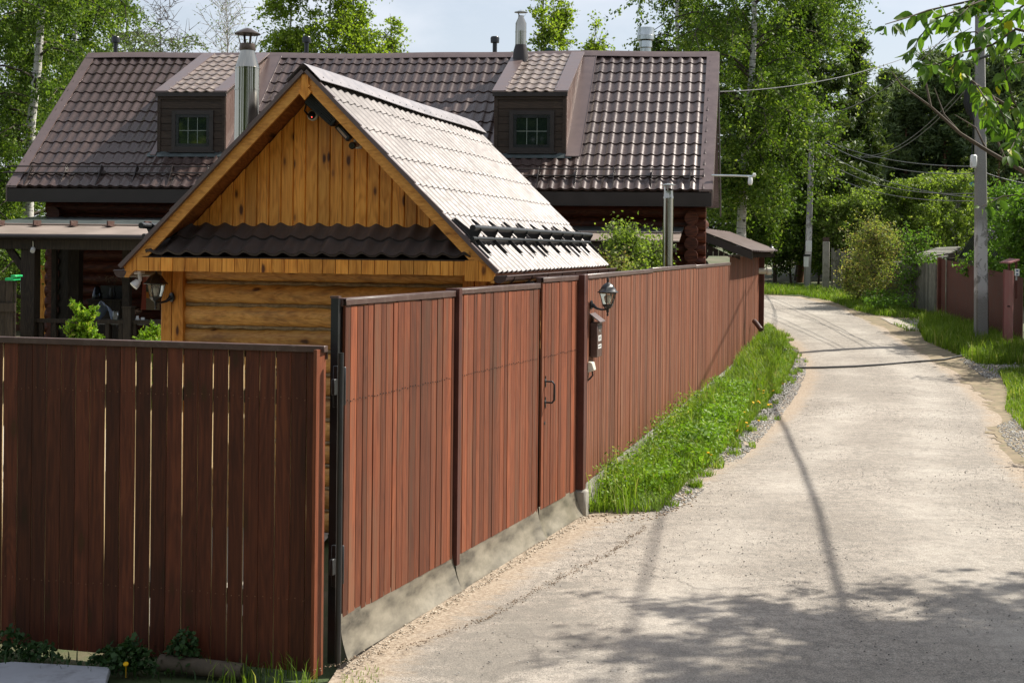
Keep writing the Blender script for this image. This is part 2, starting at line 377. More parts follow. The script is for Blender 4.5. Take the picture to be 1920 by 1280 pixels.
c = m.mix(m.ramp(mid2, [(.30, .5), (.42, 0)]), c, (.52,.48,.41))
c = m.mix(m.ramp(fine, [(.38, .9), (.50, 0)]), c, (.10,.09,.08))
c = m.mix(m.ramp(fine, [(.56, 0), (.66, .7)]), c, (.60,.56,.49))
c = m.mix(m.ramp(fine2, [(.55, 0), (.64, .8)]), c, (.12,.11,.10))
ck = m.voro(m.map((1, 1, 1), None), .55, 'DISTANCE_TO_EDGE')
dv = m.n.new('ShaderNodeVectorMath'); dv.operation = 'ADD'; nc = m.n.new('ShaderNodeTexNoise'); nc.inputs['Scale'].default_value = 1.6; nc.inputs['Detail'].default_value = 7; nc.inputs['Roughness'].default_value = .7
m.l(m.co, nc.inputs['Vector']); m.l(m.co, dv.inputs[0]); m.l(nc.outputs['Color'], dv.inputs[1]); m.l(dv.outputs[0], ck.inputs['Vector'])
crack = m.math('MULTIPLY', m.ramp(ck.outputs[0], [(.002, .7), (.009, 0)]), m.ramp(m.noise(m.co, .5, 3), [(.54, 0), (.62, .8)]))
c = m.mix(crack, c, (.09,.08,.07))
e2 = m.math('ADD', ed.outputs['Fac'], m.math('MULTIPLY', m.math('SUBTRACT', med, .5), 1.3))
apn = m.n.new('ShaderNodeAttribute'); apn.attribute_name = 'apron'; tkn = m.n.new('ShaderNodeAttribute'); tkn.attribute_name = 'track'
c = m.mix(m.math('MULTIPLY', m.ramp(m.math('ADD', apn.outputs['Fac'], m.math('MULTIPLY', m.math('SUBTRACT', med, .5), 1.6)), [(.45, 0), (.75, 1)]), .62), c, (.20,.182,.155))
c = m.mix(m.math('MULTIPLY', tkn.outputs['Fac'], m.ramp(big, [(.4, .1), (.6, .38)])), c, (.50,.46,.40))
sandf = m.ramp(e2, [(.35, 0), (.62, .95)])
sand = m.ramp(fine2, [(.35, (.20,.15,.105)), (.5, (.33,.26,.19)), (.62, (.46,.385,.30))])
c = m.mix(sandf, c, sand)
m.col(c).rough(.92); m.b.inputs['Specular IOR Level'].default_value = .3
m.bump(m.math('ADD', m.math('MULTIPLY', fine, .7), m.math('ADD', m.math('MULTIPLY', fine2, .8), m.math('MULTIPLY', m.math('SUBTRACT', 0, crack), 1.5))), .6, .012)
road = npmesh('road', V, Fq, m.m, smooth=True)
at = road.data.attributes.new('edge', 'FLOAT', 'POINT'); at.data.foreach_set('value', np.array([e[0] for e in E], np.float32)); tag(road, kind='structure')
for k_, n_ in ((1, 'apron'), (2, 'track')): at = road.data.attributes.new(n_, 'FLOAT', 'POINT'); at.data.foreach_set('value', np.array([e[k_] for e in E], np.float32))
ROADM = m.m
def patch(name, pts, mat, lift, kind='structure', n=14):
    """a sheet over a polygon of ground points, following the ground"""
    from mathutils.geometry import tessellate_polygon
    P3 = []
    for k in range(len(pts)):
        a, b = Vector(pts[k][:2]), Vector(pts[(k+1) % len(pts)][:2])
        for i in range(4):
            q = a.lerp(b, i/4); jj = .04*math.sin(q.x*9+q.y*13); P3.append(Vector((q.x+jj, q.y+jj, gz(q.x, q.y)+lift)))
    fs = [tuple(f) for f in tessellate_polygon([P3])]
    mb = MB(); mb.add(P3, fs); o = mb.build(name, mat); tag(o, kind=kind); return o
def gridpatch(name, poly, mat, lift, cell=.16):
    """a soil sheet over a polygon, following the ground, with a ragged edge"""
    P_ = np.array([(p[0], p[1]) for p in poly]); lo, hi = P_.min(0), P_.max(0); nx_, ny_ = (np.ceil((hi-lo)/cell)).astype(int)
    X, Y = np.meshgrid(lo[0]+np.arange(nx_+1)*cell, lo[1]+np.arange(ny_+1)*cell); jx, jy = rng.uniform(-.4, .4, X.shape)*cell, rng.uniform(-.4, .4, X.shape)*cell; X = X+jx; Y = Y+jy
    V = np.stack([X.ravel(), Y.ravel(), np.array([gz(a, b)+lift for a, b in zip(X.ravel(), Y.ravel())])], 1); k = nx_+1
    j, i = np.meshgrid(np.arange(ny_), np.arange(nx_), indexing='ij'); Fq = np.stack([j*k+i, j*k+i+1, (j+1)*k+i+1, (j+1)*k+i], -1).reshape(-1, 4); C = V[Fq].mean(1)[:, :2]
    ins = np.zeros(len(C), bool); q = len(P_)-1
    for i in range(len(P_)):
        xi, yi = P_[i]; xj, yj = P_[q]; ins ^= ((yi > C[:, 1]) != (yj > C[:, 1])) & (C[:, 0] < (xj-xi)*(C[:, 1]-yi)/(yj-yi+1e-12)+xi); q = i
    o = npmesh(name, V, Fq[ins], mat); tag(o, kind='structure'); return o
# concrete apron of the opposite entrance
ap = [G(1648,597), G(1720,601), G(1795,606), G(1782,622), G(1705,619), G(1670,607)]
patch('side_path', ap, paint('worn_concrete_path', (.36,.32,.27), .9, 0, .3, .2, .5, 4), .022)
# the strip of old asphalt before the gates with its raised broken seam
def ppoly(poly, n):
    """n random points inside a polygon (numpy)"""
    poly = np.array([(p[0], p[1]) for p in poly]); lo, hi = poly.min(0), poly.max(0); out_ = np.zeros((0, 2))
    while len(out_) < n:
        q = rng.uniform(lo, hi, (n*2, 2)); ins = np.zeros(len(q), bool); j = len(poly)-1
        for i in range(len(poly)):
            xi, yi = poly[i]; xj, yj = poly[j]
            cnd = ((yi > q[:, 1]) != (yj > q[:, 1])) & (q[:, 0] < (xj-xi)*(q[:, 1]-yi)/(yj-yi+1e-12)+xi); ins ^= cnd; j = i
        out_ = np.vstack([out_, q[ins]])
    return out_[:n]
def area(poly):
    p = np.array([(a[0], a[1]) for a in poly]); x, y = p[:, 0], p[:, 1]; return abs(np.dot(x, np.roll(y, -1))-np.dot(y, np.roll(x, -1)))/2
def gzv(q): return np.array([gz(a, b) for a, b in q])
def fbm(q, s=1.0, ph=0): return (np.sin(q[:,0]*1.3*s+ph+np.sin(q[:,1]*.9*s))+np.sin(q[:,1]*1.7*s+ph*2+np.sin(q[:,0]*1.1*s))+.6*np.sin((q[:,0]+q[:,1])*3.1*s+ph))/2.6
def grass(name, poly, dens, h, mat, wd=.007, zoff=0, clump=.5, lean=.45):
    n = int(area(poly)*dens); q = ppoly(poly, n); f = fbm(q, 2.2); keep = rng.random(n) < (1-clump+clump*(f+1)/2*1.6); q = q[keep]; f = f[keep]; n = len(q)
    z = gzv(q)+zoff; H_ = rng.uniform(h[0], h[1], n)*(1+.35*f); az = rng.uniform(0, 6.283, n); ln = rng.uniform(.1, lean, n)*H_
    d = np.stack([np.cos(az), np.sin(az), np.zeros(n)], 1); s_ = np.stack([-np.sin(az), np.cos(az), np.zeros(n)], 1)*(wd*rng.uniform(.6, 1.4, n))[:, None]
    b = np.stack([q[:, 0], q[:, 1], z], 1); mid = b+d*(ln*.3)[:, None]+np.array([0, 0, 1])*(H_*.6)[:, None]; tip = b+d*ln[:, None]+np.array([0, 0, 1])*(H_*rng.uniform(.75, 1, n))[:, None]
    V = np.stack([b-s_, b+s_, mid+s_*.7, tip, mid-s_*.7], 1).reshape(-1, 3); k = np.arange(n)*5
    Fq = np.stack([k, k+1, k+2, k+4], 1); Ft = np.stack([k+4, k+2, k+3, k+3], 1)
    Fa = np.vstack([Fq, np.stack([k+4, k+2, k+3, k+3], 1)])
    # tips as separate triangles: build as quads with a doubled vertex avoided by a second mesh pass
    me = bpy.data.meshes.new(name); rn = np.clip(rng.normal(.5, .22, n)+.15*f, 0, 1)
    c0 = V.mean(0); me.vertices.add(len(V)); me.vertices.foreach_set('co', (V-c0).astype(np.float32).ravel())
    li = np.concatenate([Fq.ravel(), np.stack([k+4, k+2, k+3], 1).ravel()]).astype(np.int32); me.loops.add(len(li)); me.loops.foreach_set('vertex_index', li)
    me.polygons.add(2*n); me.polygons.foreach_set('loop_start', np.concatenate([np.arange(n)*4, 4*n+np.arange(n)*3]).astype(np.int32)); me.update(calc_edges=True)
    at = me.attributes.new('rnd', 'FLOAT', 'FACE'); at.data.foreach_set('value', np.concatenate([rn, rn]).astype(np.float32))
    o = link(name, me, mat, None, tuple(c0)); return o
def leafquads(C, size, nrm=None, aspect=.6, up=0.0):
    """diamond leaves centred at C: arrays of vertices and quads"""
    n = len(C); a = rng.normal(size=(n, 3)); a[:, 2] += up; a /= np.linalg.norm(a, axis=1)[:, None]
    t = rng.normal(size=(n, 3)) if nrm is None else nrm+rng.normal(size=(n, 3))*.35
    t -= a*(t*a).sum(1)[:, None]; t /= np.linalg.norm(t, axis=1)[:, None]+1e-9; s_ = np.cross(a, t)
    L_ = (size*rng.uniform(.7, 1.3, n))[:, None]*.5
    V = np.stack([C-t*L_, C+s_*L_*aspect-t*L_*.15, C+t*L_, C-s_*L_*aspect-t*L_*.15], 1).reshape(-1, 3)
    return V, np.arange(n*4).reshape(n, 4)
def weeds(name, poly, dens, h, size, mat, zoff=0, clump=.4):
    n = int(area(poly)*dens); q = ppoly(poly, n); f = fbm(q, 1.6, 2); keep = rng.random(n) < (1-clump+clump*(f+1)/2*1.6); q = q[keep]; f = f[keep]; n = len(q)
    z = gzv(q)+zoff+rng.uniform(.1, 1, n)**.5*h*(1+.35*f); C = np.stack([q[:, 0], q[:, 1], z], 1)
    V, Fq = leafquads(C, size, None, .5, 1.4)
    return npmesh(name, V, Fq, mat, None, np.clip(rng.normal(.5, .25, n), 0, 1), C.mean(0))
def stones(name, poly, dens, r, mat=None, zoff=0):
    n = int(area(poly)*dens); q = ppoly(poly, n); z = gzv(q)+zoff
    base = np.array([(1,0,0),(-1,0,0),(0,1,0),(0,-1,0),(0,0,1),(0,0,-1)], float); ft = np.array([(0,2,4),(2,1,4),(1,3,4),(3,0,4),(2,0,5),(1,2,5),(3,1,5),(0,3,5)])
    rr = rng.uniform(r[0], r[1], (n, 1, 1))*rng.uniform(.55, 1.2, (n, 6, 1)); az = rng.uniform(0, 6.28, n); ca, sa = np.cos(az), np.sin(az)
    V = base[None]*rr*np.array([1, .8, .6]); x = V[..., 0]*ca[:, None]-V[..., 1]*sa[:, None]; y = V[..., 0]*sa[:, None]+V[..., 1]*ca[:, None]
    V = np.stack([x+q[:, 0:1], y+q[:, 1:2], V[..., 2]+z[:, None]], 2).reshape(-1, 3); Ft = (np.arange(n)*6)[:, None, None]+ft[None]
    return npmesh(name, V, Ft.reshape(-1, 3), mat or M['stone'], None, np.repeat(rng.random(n), 8), V.mean(0))
def fr(o, d, z0=0.0):
    d = Vector(d).normalized(); ox, oy = o
    return lambda a, b, z: Vector((ox+a*d.x+b*d.y, oy+a*d.y-b*d.x, z0+z))
def planks(mb, a0, a1, z0, z1, wd, gap, th, b0=0, jit=.004, wj=.12, zj=.0, bow=0):
    a = a0
    while a < a1-.02:
        ww = min(wd*(1+random.uniform(-wj, wj)), a1-a); j = random.uniform(-jit, jit); r_ = random.random(); g2 = gap*random.choice((.2, .5, 1, 1, 1.8)) if gap > 0 else 0
        zt = z1+random.uniform(-zj, 0); e = bow*random.uniform(-1, 1); n = 5 if bow else 1; bv = .0025
        vs = []
        for k in range(n+1):
            z = z0+(zt-z0)*k/n; s_ = e*math.sin(math.pi*k/n)
            x0, x1 = a+s_, a+ww-g2+s_
            vs += [(x0, b0+j, z), (x0, b0+th+j-bv, z), (x0+bv, b0+th+j, z), (x1-bv, b0+th+j, z), (x1, b0+th+j-bv, z), (x1, b0+j, z)]
        fs = [(k*6+i, k*6+(i+1) % 6, (k+1)*6+(i+1) % 6, (k+1)*6+i) for k in range(n) for i in range(6)]+[(5,4,3,2,1,0), tuple(n*6+i for i in range(6))]
        mb.add(vs, fs, r_); a += ww
# ================================================================ near left fence (dark, in shade)
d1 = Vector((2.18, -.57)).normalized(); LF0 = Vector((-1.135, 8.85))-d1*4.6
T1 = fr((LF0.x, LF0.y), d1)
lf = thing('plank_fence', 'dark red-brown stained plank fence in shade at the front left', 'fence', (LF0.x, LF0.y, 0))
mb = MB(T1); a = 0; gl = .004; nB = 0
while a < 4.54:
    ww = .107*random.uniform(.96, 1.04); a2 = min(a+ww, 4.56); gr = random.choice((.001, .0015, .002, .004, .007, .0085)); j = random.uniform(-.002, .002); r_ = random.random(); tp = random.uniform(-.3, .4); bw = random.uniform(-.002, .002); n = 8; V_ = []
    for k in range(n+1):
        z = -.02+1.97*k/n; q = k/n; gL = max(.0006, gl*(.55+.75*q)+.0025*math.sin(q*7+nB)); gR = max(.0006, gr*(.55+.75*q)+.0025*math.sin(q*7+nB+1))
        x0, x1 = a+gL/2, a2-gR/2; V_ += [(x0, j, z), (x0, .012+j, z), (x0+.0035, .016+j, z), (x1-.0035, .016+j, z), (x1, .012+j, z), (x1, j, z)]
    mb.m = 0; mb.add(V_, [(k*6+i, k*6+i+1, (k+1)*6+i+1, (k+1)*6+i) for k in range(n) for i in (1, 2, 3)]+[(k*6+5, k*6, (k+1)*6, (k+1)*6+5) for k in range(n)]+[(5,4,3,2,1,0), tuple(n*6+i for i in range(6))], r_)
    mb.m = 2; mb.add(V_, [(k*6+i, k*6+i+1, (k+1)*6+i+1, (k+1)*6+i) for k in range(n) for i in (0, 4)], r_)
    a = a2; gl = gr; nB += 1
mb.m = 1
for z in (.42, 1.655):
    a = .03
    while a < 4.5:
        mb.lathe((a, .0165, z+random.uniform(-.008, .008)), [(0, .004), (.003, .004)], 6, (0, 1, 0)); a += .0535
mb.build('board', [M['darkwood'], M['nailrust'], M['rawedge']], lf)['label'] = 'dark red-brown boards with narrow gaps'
mb = MB(T1)
for z in (.40, 1.66):
    mb.box(0, 4.56, -.042, -.001, z-.045, z+.045)
mb.build('rail', M['blackwood'], lf)
mb = MB(T1); mb.box(0, 4.60, -.028, .034, 1.945, 1.985); mb.box(0, 4.60, -.030, -.024, 1.90, 1.945); mb.build('cap', M['brownmetal'], lf, bevel=.004)
mb = MB(); e = T1(4.57, .03, 0); dg = Vector((.326, .945, 0))
mb.bar(e+Vector((0, 0, -.04)), e+Vector((0, 0, 1.965)), .022, .125, dg); 
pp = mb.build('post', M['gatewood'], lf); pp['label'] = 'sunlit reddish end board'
mb = MB(T1)
for a in (.6, 2.6): mb = MB(T1); mb.box(a-.03, a+.03, -.13, -.045, 0, 1.9); mb.build('post', M['blackmetal'], lf)
mb = MB(T1); mb.tube([(4.672, -.06, 0), (4.672, -.06, 1.94)], .019, 10); mb.build('pipe_post', M['blackmetal'], lf)
# ================================================================ gates
G0 = Vector((-1.10, 9.0)); dgt = Vector((.326, .945)); TG = fr((G0.x, G0.y), dgt)
def skirt_mb(a0, a1, ph):
    mb = MB(TG); mb.smooth = True
    def fn(u, v):
        a = a0+(a1-a0)*u; w1 = math.sin(a*3.1+ph)*.5+math.sin(a*7.3+ph)*.3
        v2 = v; b = .026+.065*v2**2.2+.016*w1*math.sin(v*3.0); edge = min(u, 1-u)
        b += .022*v*max(0, 1-edge*14)*(1 if u > .5 else .6)
        return (a+(-.035*v if u < .02 else 0), b, .285-.275*v+.006*w1)
    mb.grid(fn, 50, 9); 
    n = len(mb.v); mb2 = mb
    mb.grid(lambda u, v: (lambda p: (p[0], p[1]-.006, p[2]))(fn(u, v)), 50, 9)
    return mb
def gate_leaf(name, label, cat, a0, a1, z1, ph, side=True, group=None):
    t = thing(name, label, cat, tuple(TG(a0, 0, 0)), group)
    mb = MB(TG); planks(mb, a0+.012, a1-.012, .255, z1-.045, .098, .005, .018, .012, .0025, .28, .010, .0012); mb.m = 1; a = a0+.04
    while a < a1-.04:
        mb.lathe((a, .034, 1.62+random.uniform(-.006, .006)), [(0, .0045), (.004, .0045)], 6, (0, 1, 0)); a += .046
    mb.build('board', [M['gatewood'], M['rubber']], t)
    mb = MB(TG); mb.box(a0, a1, -.028, .014, z1-.052, z1-.006); mb.box(a0, a1, -.034, .040, z1-.006, z1)
    mb.box(a0, a1, .034, .040, z1-.045, z1-.006)
    mb.build('cap', M['brownmetal'], t, bevel=.003)
    mb = MB(TG); mb.box(a0, a0+.04, -.04, .0, .26, z1-.053); mb.box(a1-.04, a1, -.04, 0, .26, z1-.053)
    for z in (.3, 1.62): mb.box(a0+.041, a1-.041, -.04, .0, z-.02, z+.02)
    mb.build('frame', M['blackmetal'], t)
    sk = skirt_mb(a0-.02, a1+.0, ph); s_ = sk.build('skirt', M['skirt'], t); s_['label'] = 'stained grey-beige rubber sheet hanging to the ground'
    return t
g1 = gate_leaf('gate_leaf', 'nearest red-brown plank gate leaf, hinged beside the shaded fence', 'gate', .075, 1.985, 2.27, 0)
g2 = gate_leaf('gate_leaf', 'middle red-brown plank gate leaf between the near leaf and the narrow door with the handle', 'gate', 2.055, 4.055, 2.285, 2)
g3 = gate_leaf('wicket_door', 'narrow red-brown plank door with a black handle beside the brown post', 'door', 4.135, 5.255, 2.335, 4)
mb = MB(TG); mb.box(1.99, 2.05, -.05, .062, .20, 2.285); mb.build('cover_strip', M['postbrown'], g2)['label'] = 'dark brown strip covering the joint'
mb = MB(TG)
ah = 4.25
mb.tube([(ah, .034, 1.395), (ah, .095, 1.395), (ah, .115, 1.37), (ah, .115, 1.23), (ah, .095, 1.205), (ah, .034, 1.205)], [.008,.009,.009,.011,.009,.008], 8)
hd = mb.build('handle', M['blackmetal'], g3)
mb = MB(TG)
for z in (1.395, 1.205): mb.lathe((ah, .030, z), [(0, .026), (.005, .022), (.008, .010)], 8, (0, 1, 0)); mb.box(ah-.008, ah+.008, .030, .036, z-.05, z+.05)
mb.build('rosette', M['blackmetal'], hd)
mb = MB(TG); mb.lathe((ah-.02, .030, 1.02), [(0, .016), (.006, .014)], 10, (0, 1, 0)); mb.build('lock', M['blackmetal'], g3)
for z in (.60, 1.72):
    mb = MB(TG); mb.box(.0, .075, -.012, .02, z-.13, z+.13); mb.tube([(.062, .034, z-.12), (.062, .034, z+.12)], .014, 8); mb.box(-.045, .0, .0, .02, z-.05, z+.05)
    mb.build('hinge', M['blackmetal'], g1, bevel=.003)
p_ = thing('gate_post', 'black square steel post at the near end of the gates', 'post', tuple(TG(0, 0, 0)))
mb = MB(TG); mb.box(.028, .058, -.045, .006, -.02, 2.27); mb.build('shaft', M['blackmetal'], p_)
mb = MB(TG); mb.box(.024, .062, -.049, .010, 2.27, 2.285); mb.build('cap', M['brownmetal'], p_)
p_ = thing('gate_post', 'black steel post filling the gap between the middle gate leaf and the narrow door', 'post', tuple(TG(4.09, 0, 0)))
mb = MB(TG); mb.box(4.10, 4.13, -.12, -.045, 0, 2.30); mb.build('shaft', M['blackmetal'], p_)
p_ = thing('gate_post', 'dark brown square post between the narrow door and the long fence, on a concrete foot', 'post', tuple(TG(5.3, 0, 0)))
mb = MB(TG); mb.box(5.262, 5.36, -.04, .10, .26, 2.345); mb.build('shaft', M['postbrown'], p_, bevel=.004)
mb = MB(TG); mb.box(5.25, 5.38, -.09, .13, -.02, .257); mb.build('foot', M['concrete'], p_, bevel=.02)
# ================================================================ long fence along the road
dF = Vector((.2425, .970)); F0 = Vector((.72, 14.1)); TF = fr((F0.x, F0.y), dF)
lg_ = thing('plank_fence', 'long sunlit red-brown plank fence running away beside the grass verge', 'fence', (F0.x, F0.y, 0))
def long_part(t, a0, a1, z1, steps):
    mb = MB(TF); planks(mb, a0, a1, .30, z1-.04, .090, .004, .018, .0, .004, .35, .0, .001); mb.build('board', M['fencewood'], t)
    mb = MB(TF); mb.box(a0, a1, -.05, -.012, .9, .96); mb.box(a0, a1, -.05, -.012, 1.85, 1.91); mb.build('rail', M['blackwood'], t)
    mb = MB(TF); a = a0
    for k, (b, dz) in enumerate(steps):
        mb.box(a, b, -.030, .032, z1-.045+dz, z1+dz+.002*k); a = b-.01
    mb.build('cap', M['trim'], t, bevel=.004)
    mb = MB(TF); mb.box(a0, a1, -.09, .004, -.05, .285); mb.build('plinth', M['concrete'], t)
long_part(lg_, 0, 14.7, 2.345, [(4.3, 0), (8.9, .012), (14.7, .0)])
mb = MB(TF); mb.box(-.012, 0, -.02, .03, .30, 2.34); mb.build('end_trim', M['postbrown'], lg_)
lg2 = thing('plank_fence', 'shaded far end of the long plank fence under the brown awning', 'fence', tuple(TF(14.72, 0, 0)))
long_part(lg2, 14.72, 22.2, 2.50, [(22.2, 0)])
mb = MB(TF); mb.box(22.2, 22.3, -.10, .14, 0, 2.55); mb.build('post', M['postbrown'], lg2)
# ---------------------------------------------------------------- wall lanterns
def lantern(T, label, z, group='black wall lanterns', s=1.0, reach=.17):
    """T(a,b,z): a along wall, b out of the wall"""
    c0 = T(0, 0, z); t = thing('wall_lantern', label, 'lantern', tuple(c0), group)
    X = lambda a, b, zz: T(a*s, b*s, z+zz*s)
    ax = (T(0, 1, 0)-T(0, 0, 0)).normalized(); sx = (T(1, 0, 0)-T(0, 0, 0)).normalized()
    mb = MB(); mb.lathe(X(0, 0, -.02), [(0, .045*s), (.012*s, .045*s), (.02*s, .03*s)], 12, ax); mb.build('back_plate', M['blackmetal'], t)
    mb = MB(); mb.tube([X(0, .015, -.02), X(0, .06, -.055), X(0, .11, -.066), X(0, .15, -.062), X(0, reach, -.05)], [.022*s,.013*s,.010*s,.010*s,.011*s], 8); mb.build('arm', M['blackmetal'], t)
    c = X(0, reach, 0)
    mb = MB(); mb.smooth = False
    mb.lathe(c, [(-.13*s,.004*s),(-.12*s,.012*s),(-.10*s,.007*s),(-.085*s,.015*s),(-.06*s,.013*s),(-.045*s,.038*s),(-.022*s,.055*s),(-.014*s,.058*s),(-.010*s,.05*s)], 6); mb.build('base_cup', M['blackmetal'], t)
    mb = MB(); mb.lathe(c, [(-.012*s,.050*s),(.102*s,.082*s)], 6, caps=False); gl = mb.build('glass', M['lampglass'], t)
    mb = MB()
    for k in range(6):
        an = 2*math.pi*(k+.5)/6; 
        sd = Vector((0,0,1)).orthogonal().normalized(); u = Vector((0,0,1)).cross(sd); d = sd*math.cos(an)+u*math.sin(an)
        mb.bar(c+d*.052*s+Vector((0,0,-.012*s)), c+d*.085*s+Vector((0,0,.102*s)), .008*s, .006*s, d)
    mb.build('glass_frame', M['blackmetal'], t)
    mb = MB(); mb.lathe(c, [(.102*s,.108*s),(.110*s,.112*s),(.118*s,.095*s),(.150*s,.072*s),(.178*s,.055*s),(.196*s,.026*s),(.205*s,.012*s),(.218*s,.010*s),(.228*s,.016*s),(.238*s,.012*s),(.258*s,.003*s)], 6); mb.build('roof', M['blackmetal'], t)
    mb = MB(); mb.smooth = True; mb.lathe(c, [(.0,.016*s),(.02*s,.018*s),(.045*s,.028*s),(.07*s,.026*s),(.088*s,.008*s)], 12); mb.build('bulb', M['white'], t)
    return t
TL = lambda a, b, z: TF(.20+a, .02+b, z)
lantern(TL, 'black six-sided lantern on the fence above the mailbox', 2.06)
mb_ = thing('mailbox', 'narrow brown metal mailbox with white stickers on the fence below the lantern', 'mailbox', tuple(TF(.20, .02, 1.50)))
mb = MB(TF); mb.box(.17, .42, .022, .095, 1.52, 1.865); mb.build('box', M['brownmetal'], mb_, bevel=.006)
mb = MB(TF); mb.add([(.15,.018,1.955),(.44,.018,1.955),(.44,.125,1.875),(.15,.125,1.875),(.15,.018,1.945),(.44,.018,1.945),(.44,.125,1.865),(.15,.125,1.865)], [(0,1,2,3),(7,6,5,4),(0,4,5,1),(1,5,6,2),(2,6,7,3),(3,7,4,0)]); mb.build('lid', M['trim'], mb_)
mb = MB(TF); mb.box(.20, .39, .0952, .0975, 1.80, 1.835); mb.build('slot', M['rubber'], mb_)
mb = MB(TF); mb.lathe((.295, .095, 1.775), [(0, .012), (.006, .010)], 10, (0, 1, 0)); mb.build('lock', M['galv'], mb_)
mb = MB(TF); mb.box(.22, .37, .0952, .0972, 1.68, 1.735); mb.box(.21, .38, .0952, .0972, 1.605, 1.645); mb.m = 1
for k, a in enumerate((.25, .285, .32)): mb.box(a, a+.018, .0973, .0979, 1.69, 1.725)
for k in range(7): mb.box(.225+k*.02, .236+k*.02, .0973, .0979, 1.618, 1.634)
mb.build('sticker', [M['white'], M['rubber']], mb_)
ic = thing('door_buzzer', 'small cream plastic buzzer box with a black cable at the start of the long fence', 'buzzer', tuple(TF(.12, .02, 1.36)))
mb = MB(TF); mb.add([(.06,.02,1.375),(.19,.02,1.375),(.19,.02,1.485),(.06,.02,1.485),(.065,.085,1.40),(.185,.085,1.40),(.185,.065,1.48),(.065,.065,1.48)], [(0,3,2,1),(4,5,6,7),(0,1,5,4),(1,2,6,5),(2,3,7,6),(3,0,4,7)]); mb.build('case', M['cream'], ic, bevel=.006)
mb = MB(TF); mb.tube([(.10,.06,1.39),(.10,.065,1.35),(.09,.04,1.32),(.08,.02,1.30)], .009, 6); mb.build('cable', M['rubber'], ic)
# ================================================================ sheet-metal tiles
def tiles(mb, S, N, wid, length, wave=.183, step=.35, amp=.028, drop=.016, per=10, v_off=0.0):
    """S(u,v) point on the slope (u across, v down from the ridge, metres), N unit normal"""
    N = Vector(N).normalized(); n = max(4, int(round(wid/wave*per))); mb.smooth = True
    v0 = -v_off
    prev = None; k = 0
    while v0 < length-.01:
        rows = []
        for f in (0.0, .35, .75, 1.0):
            v = v0+step*f
            if v < 0: v = 0
            v = min(v, length); row = []
            for i in range(n+1):
                u = wid*i/n; c = .5+.5*math.cos(2*math.pi*(u/wave))
                h = amp*c**1.5+drop*f+.0022*math.sin(u*1.9+v*1.3)+.0015*math.sin(u*5.3-v*2.9)+(.0035 if int((u+.3*0)/1.098) % 2 else 0)
                row.append(Vector(S(u, v))+N*h)
            rows.append(row)
        lip = [Vector(S(wid*i/n, min(v0+step, length)))+N*(amp*(.5+.5*math.cos(2*math.pi*(wid*i/n/wave)))**1.5-.004) for i in range(n+1)]
        vs = [p for r_ in rows for p in r_]; m_ = n+1
        mb.add(vs, [(j*m_+i, j*m_+i+1, (j+1)*m_+i+1, (j+1)*m_+i) for j in range(3) for i in range(n)], random.random())
        mb.smooth = False
        mb.add(rows[-1]+lip, [(i, i+1, m_+i+1, m_+i) for i in range(n)]); mb.smooth = True
        v0 += step
    mb.smooth = False
# ================================================================ bathhouse
da, db = Vector((.9730, -.2308)), Vector((.2308, .9730))
def TB(a, b, z): return Vector((-1.82+a*da.x+b*db.x, 12.6+a*da.y+b*db.y, z))
bh = thing('bathhouse', 'small varnished pine log bathhouse with orange-brown gable and shiny tiled roof behind the gates', 'bathhouse', tuple(TB(-1.55, .42, 0)))
ZA = 4.13; HW = 1.72; BL = 5.75
def log(mb, a0, a1, b, z, r, along='a', seed=0):
    n = 10; pts = []
    rs = []
    for i in range(n+1):
        t = a0+(a1-a0)*i/n; w1 = .006*math.sin(t*2.3+seed*1.7)+.003*math.sin(t*5.1+seed)
        pts.append((t, b, z+w1*.6) if along == 'a' else (b, t, z+w1*.6)); rs.append(r+w1*.5)
    mb.tube(pts, rs, 18, True, random.random())
mb = MB(TB); mb.smooth = True
for k in range(12): log(mb, -1.36, 1.36, .53, .10+k*.205, .112, 'a', k)
wl = mb.build('log_wall', M['pinelog'], bh); wl['label'] = 'front wall of horizontal varnished logs'
for s_ in (-1, 1):
    mb = MB(TB); mb.smooth = True
    for k in range(12): log(mb, .45, 5.4, 1.44*s_, .10+k*.205, .112, 'b', k)
    mb.build('log_wall', M['pinelog'], bh)
mb = MB(TB)
for k in range(11): mb.tube([(-1.33+2.66*i/30, .455+.004*math.sin(i*1.3+k), .2025+k*.205+.004*math.sin(i*2.1+k*1.7)) for i in range(31)], [.016+.004*math.sin(i*1.9+k*2.3) for i in range(31)], 8)
mb.build('caulking', M['caulk'], wl)
mb = MB(TB); mb.box(-1.33, 1.33, .50, .54, 0, 2.4); mb.build('wall_backing', M['brownboard'], bh)
for s_, nm in ((-1, 0), (1, 0)):
    mb = MB(TB)
    x0 = -1.555 if s_ < 0 else 1.335
    mb.box(x0, x0+.105, .385, .62, 0, 2.40, random.random()); mb.box(x0+.111, x0+.22, .385, .62, 0, 2.40, random.random()); mb.build('corner_board', M['pine'], bh, bevel=.004)
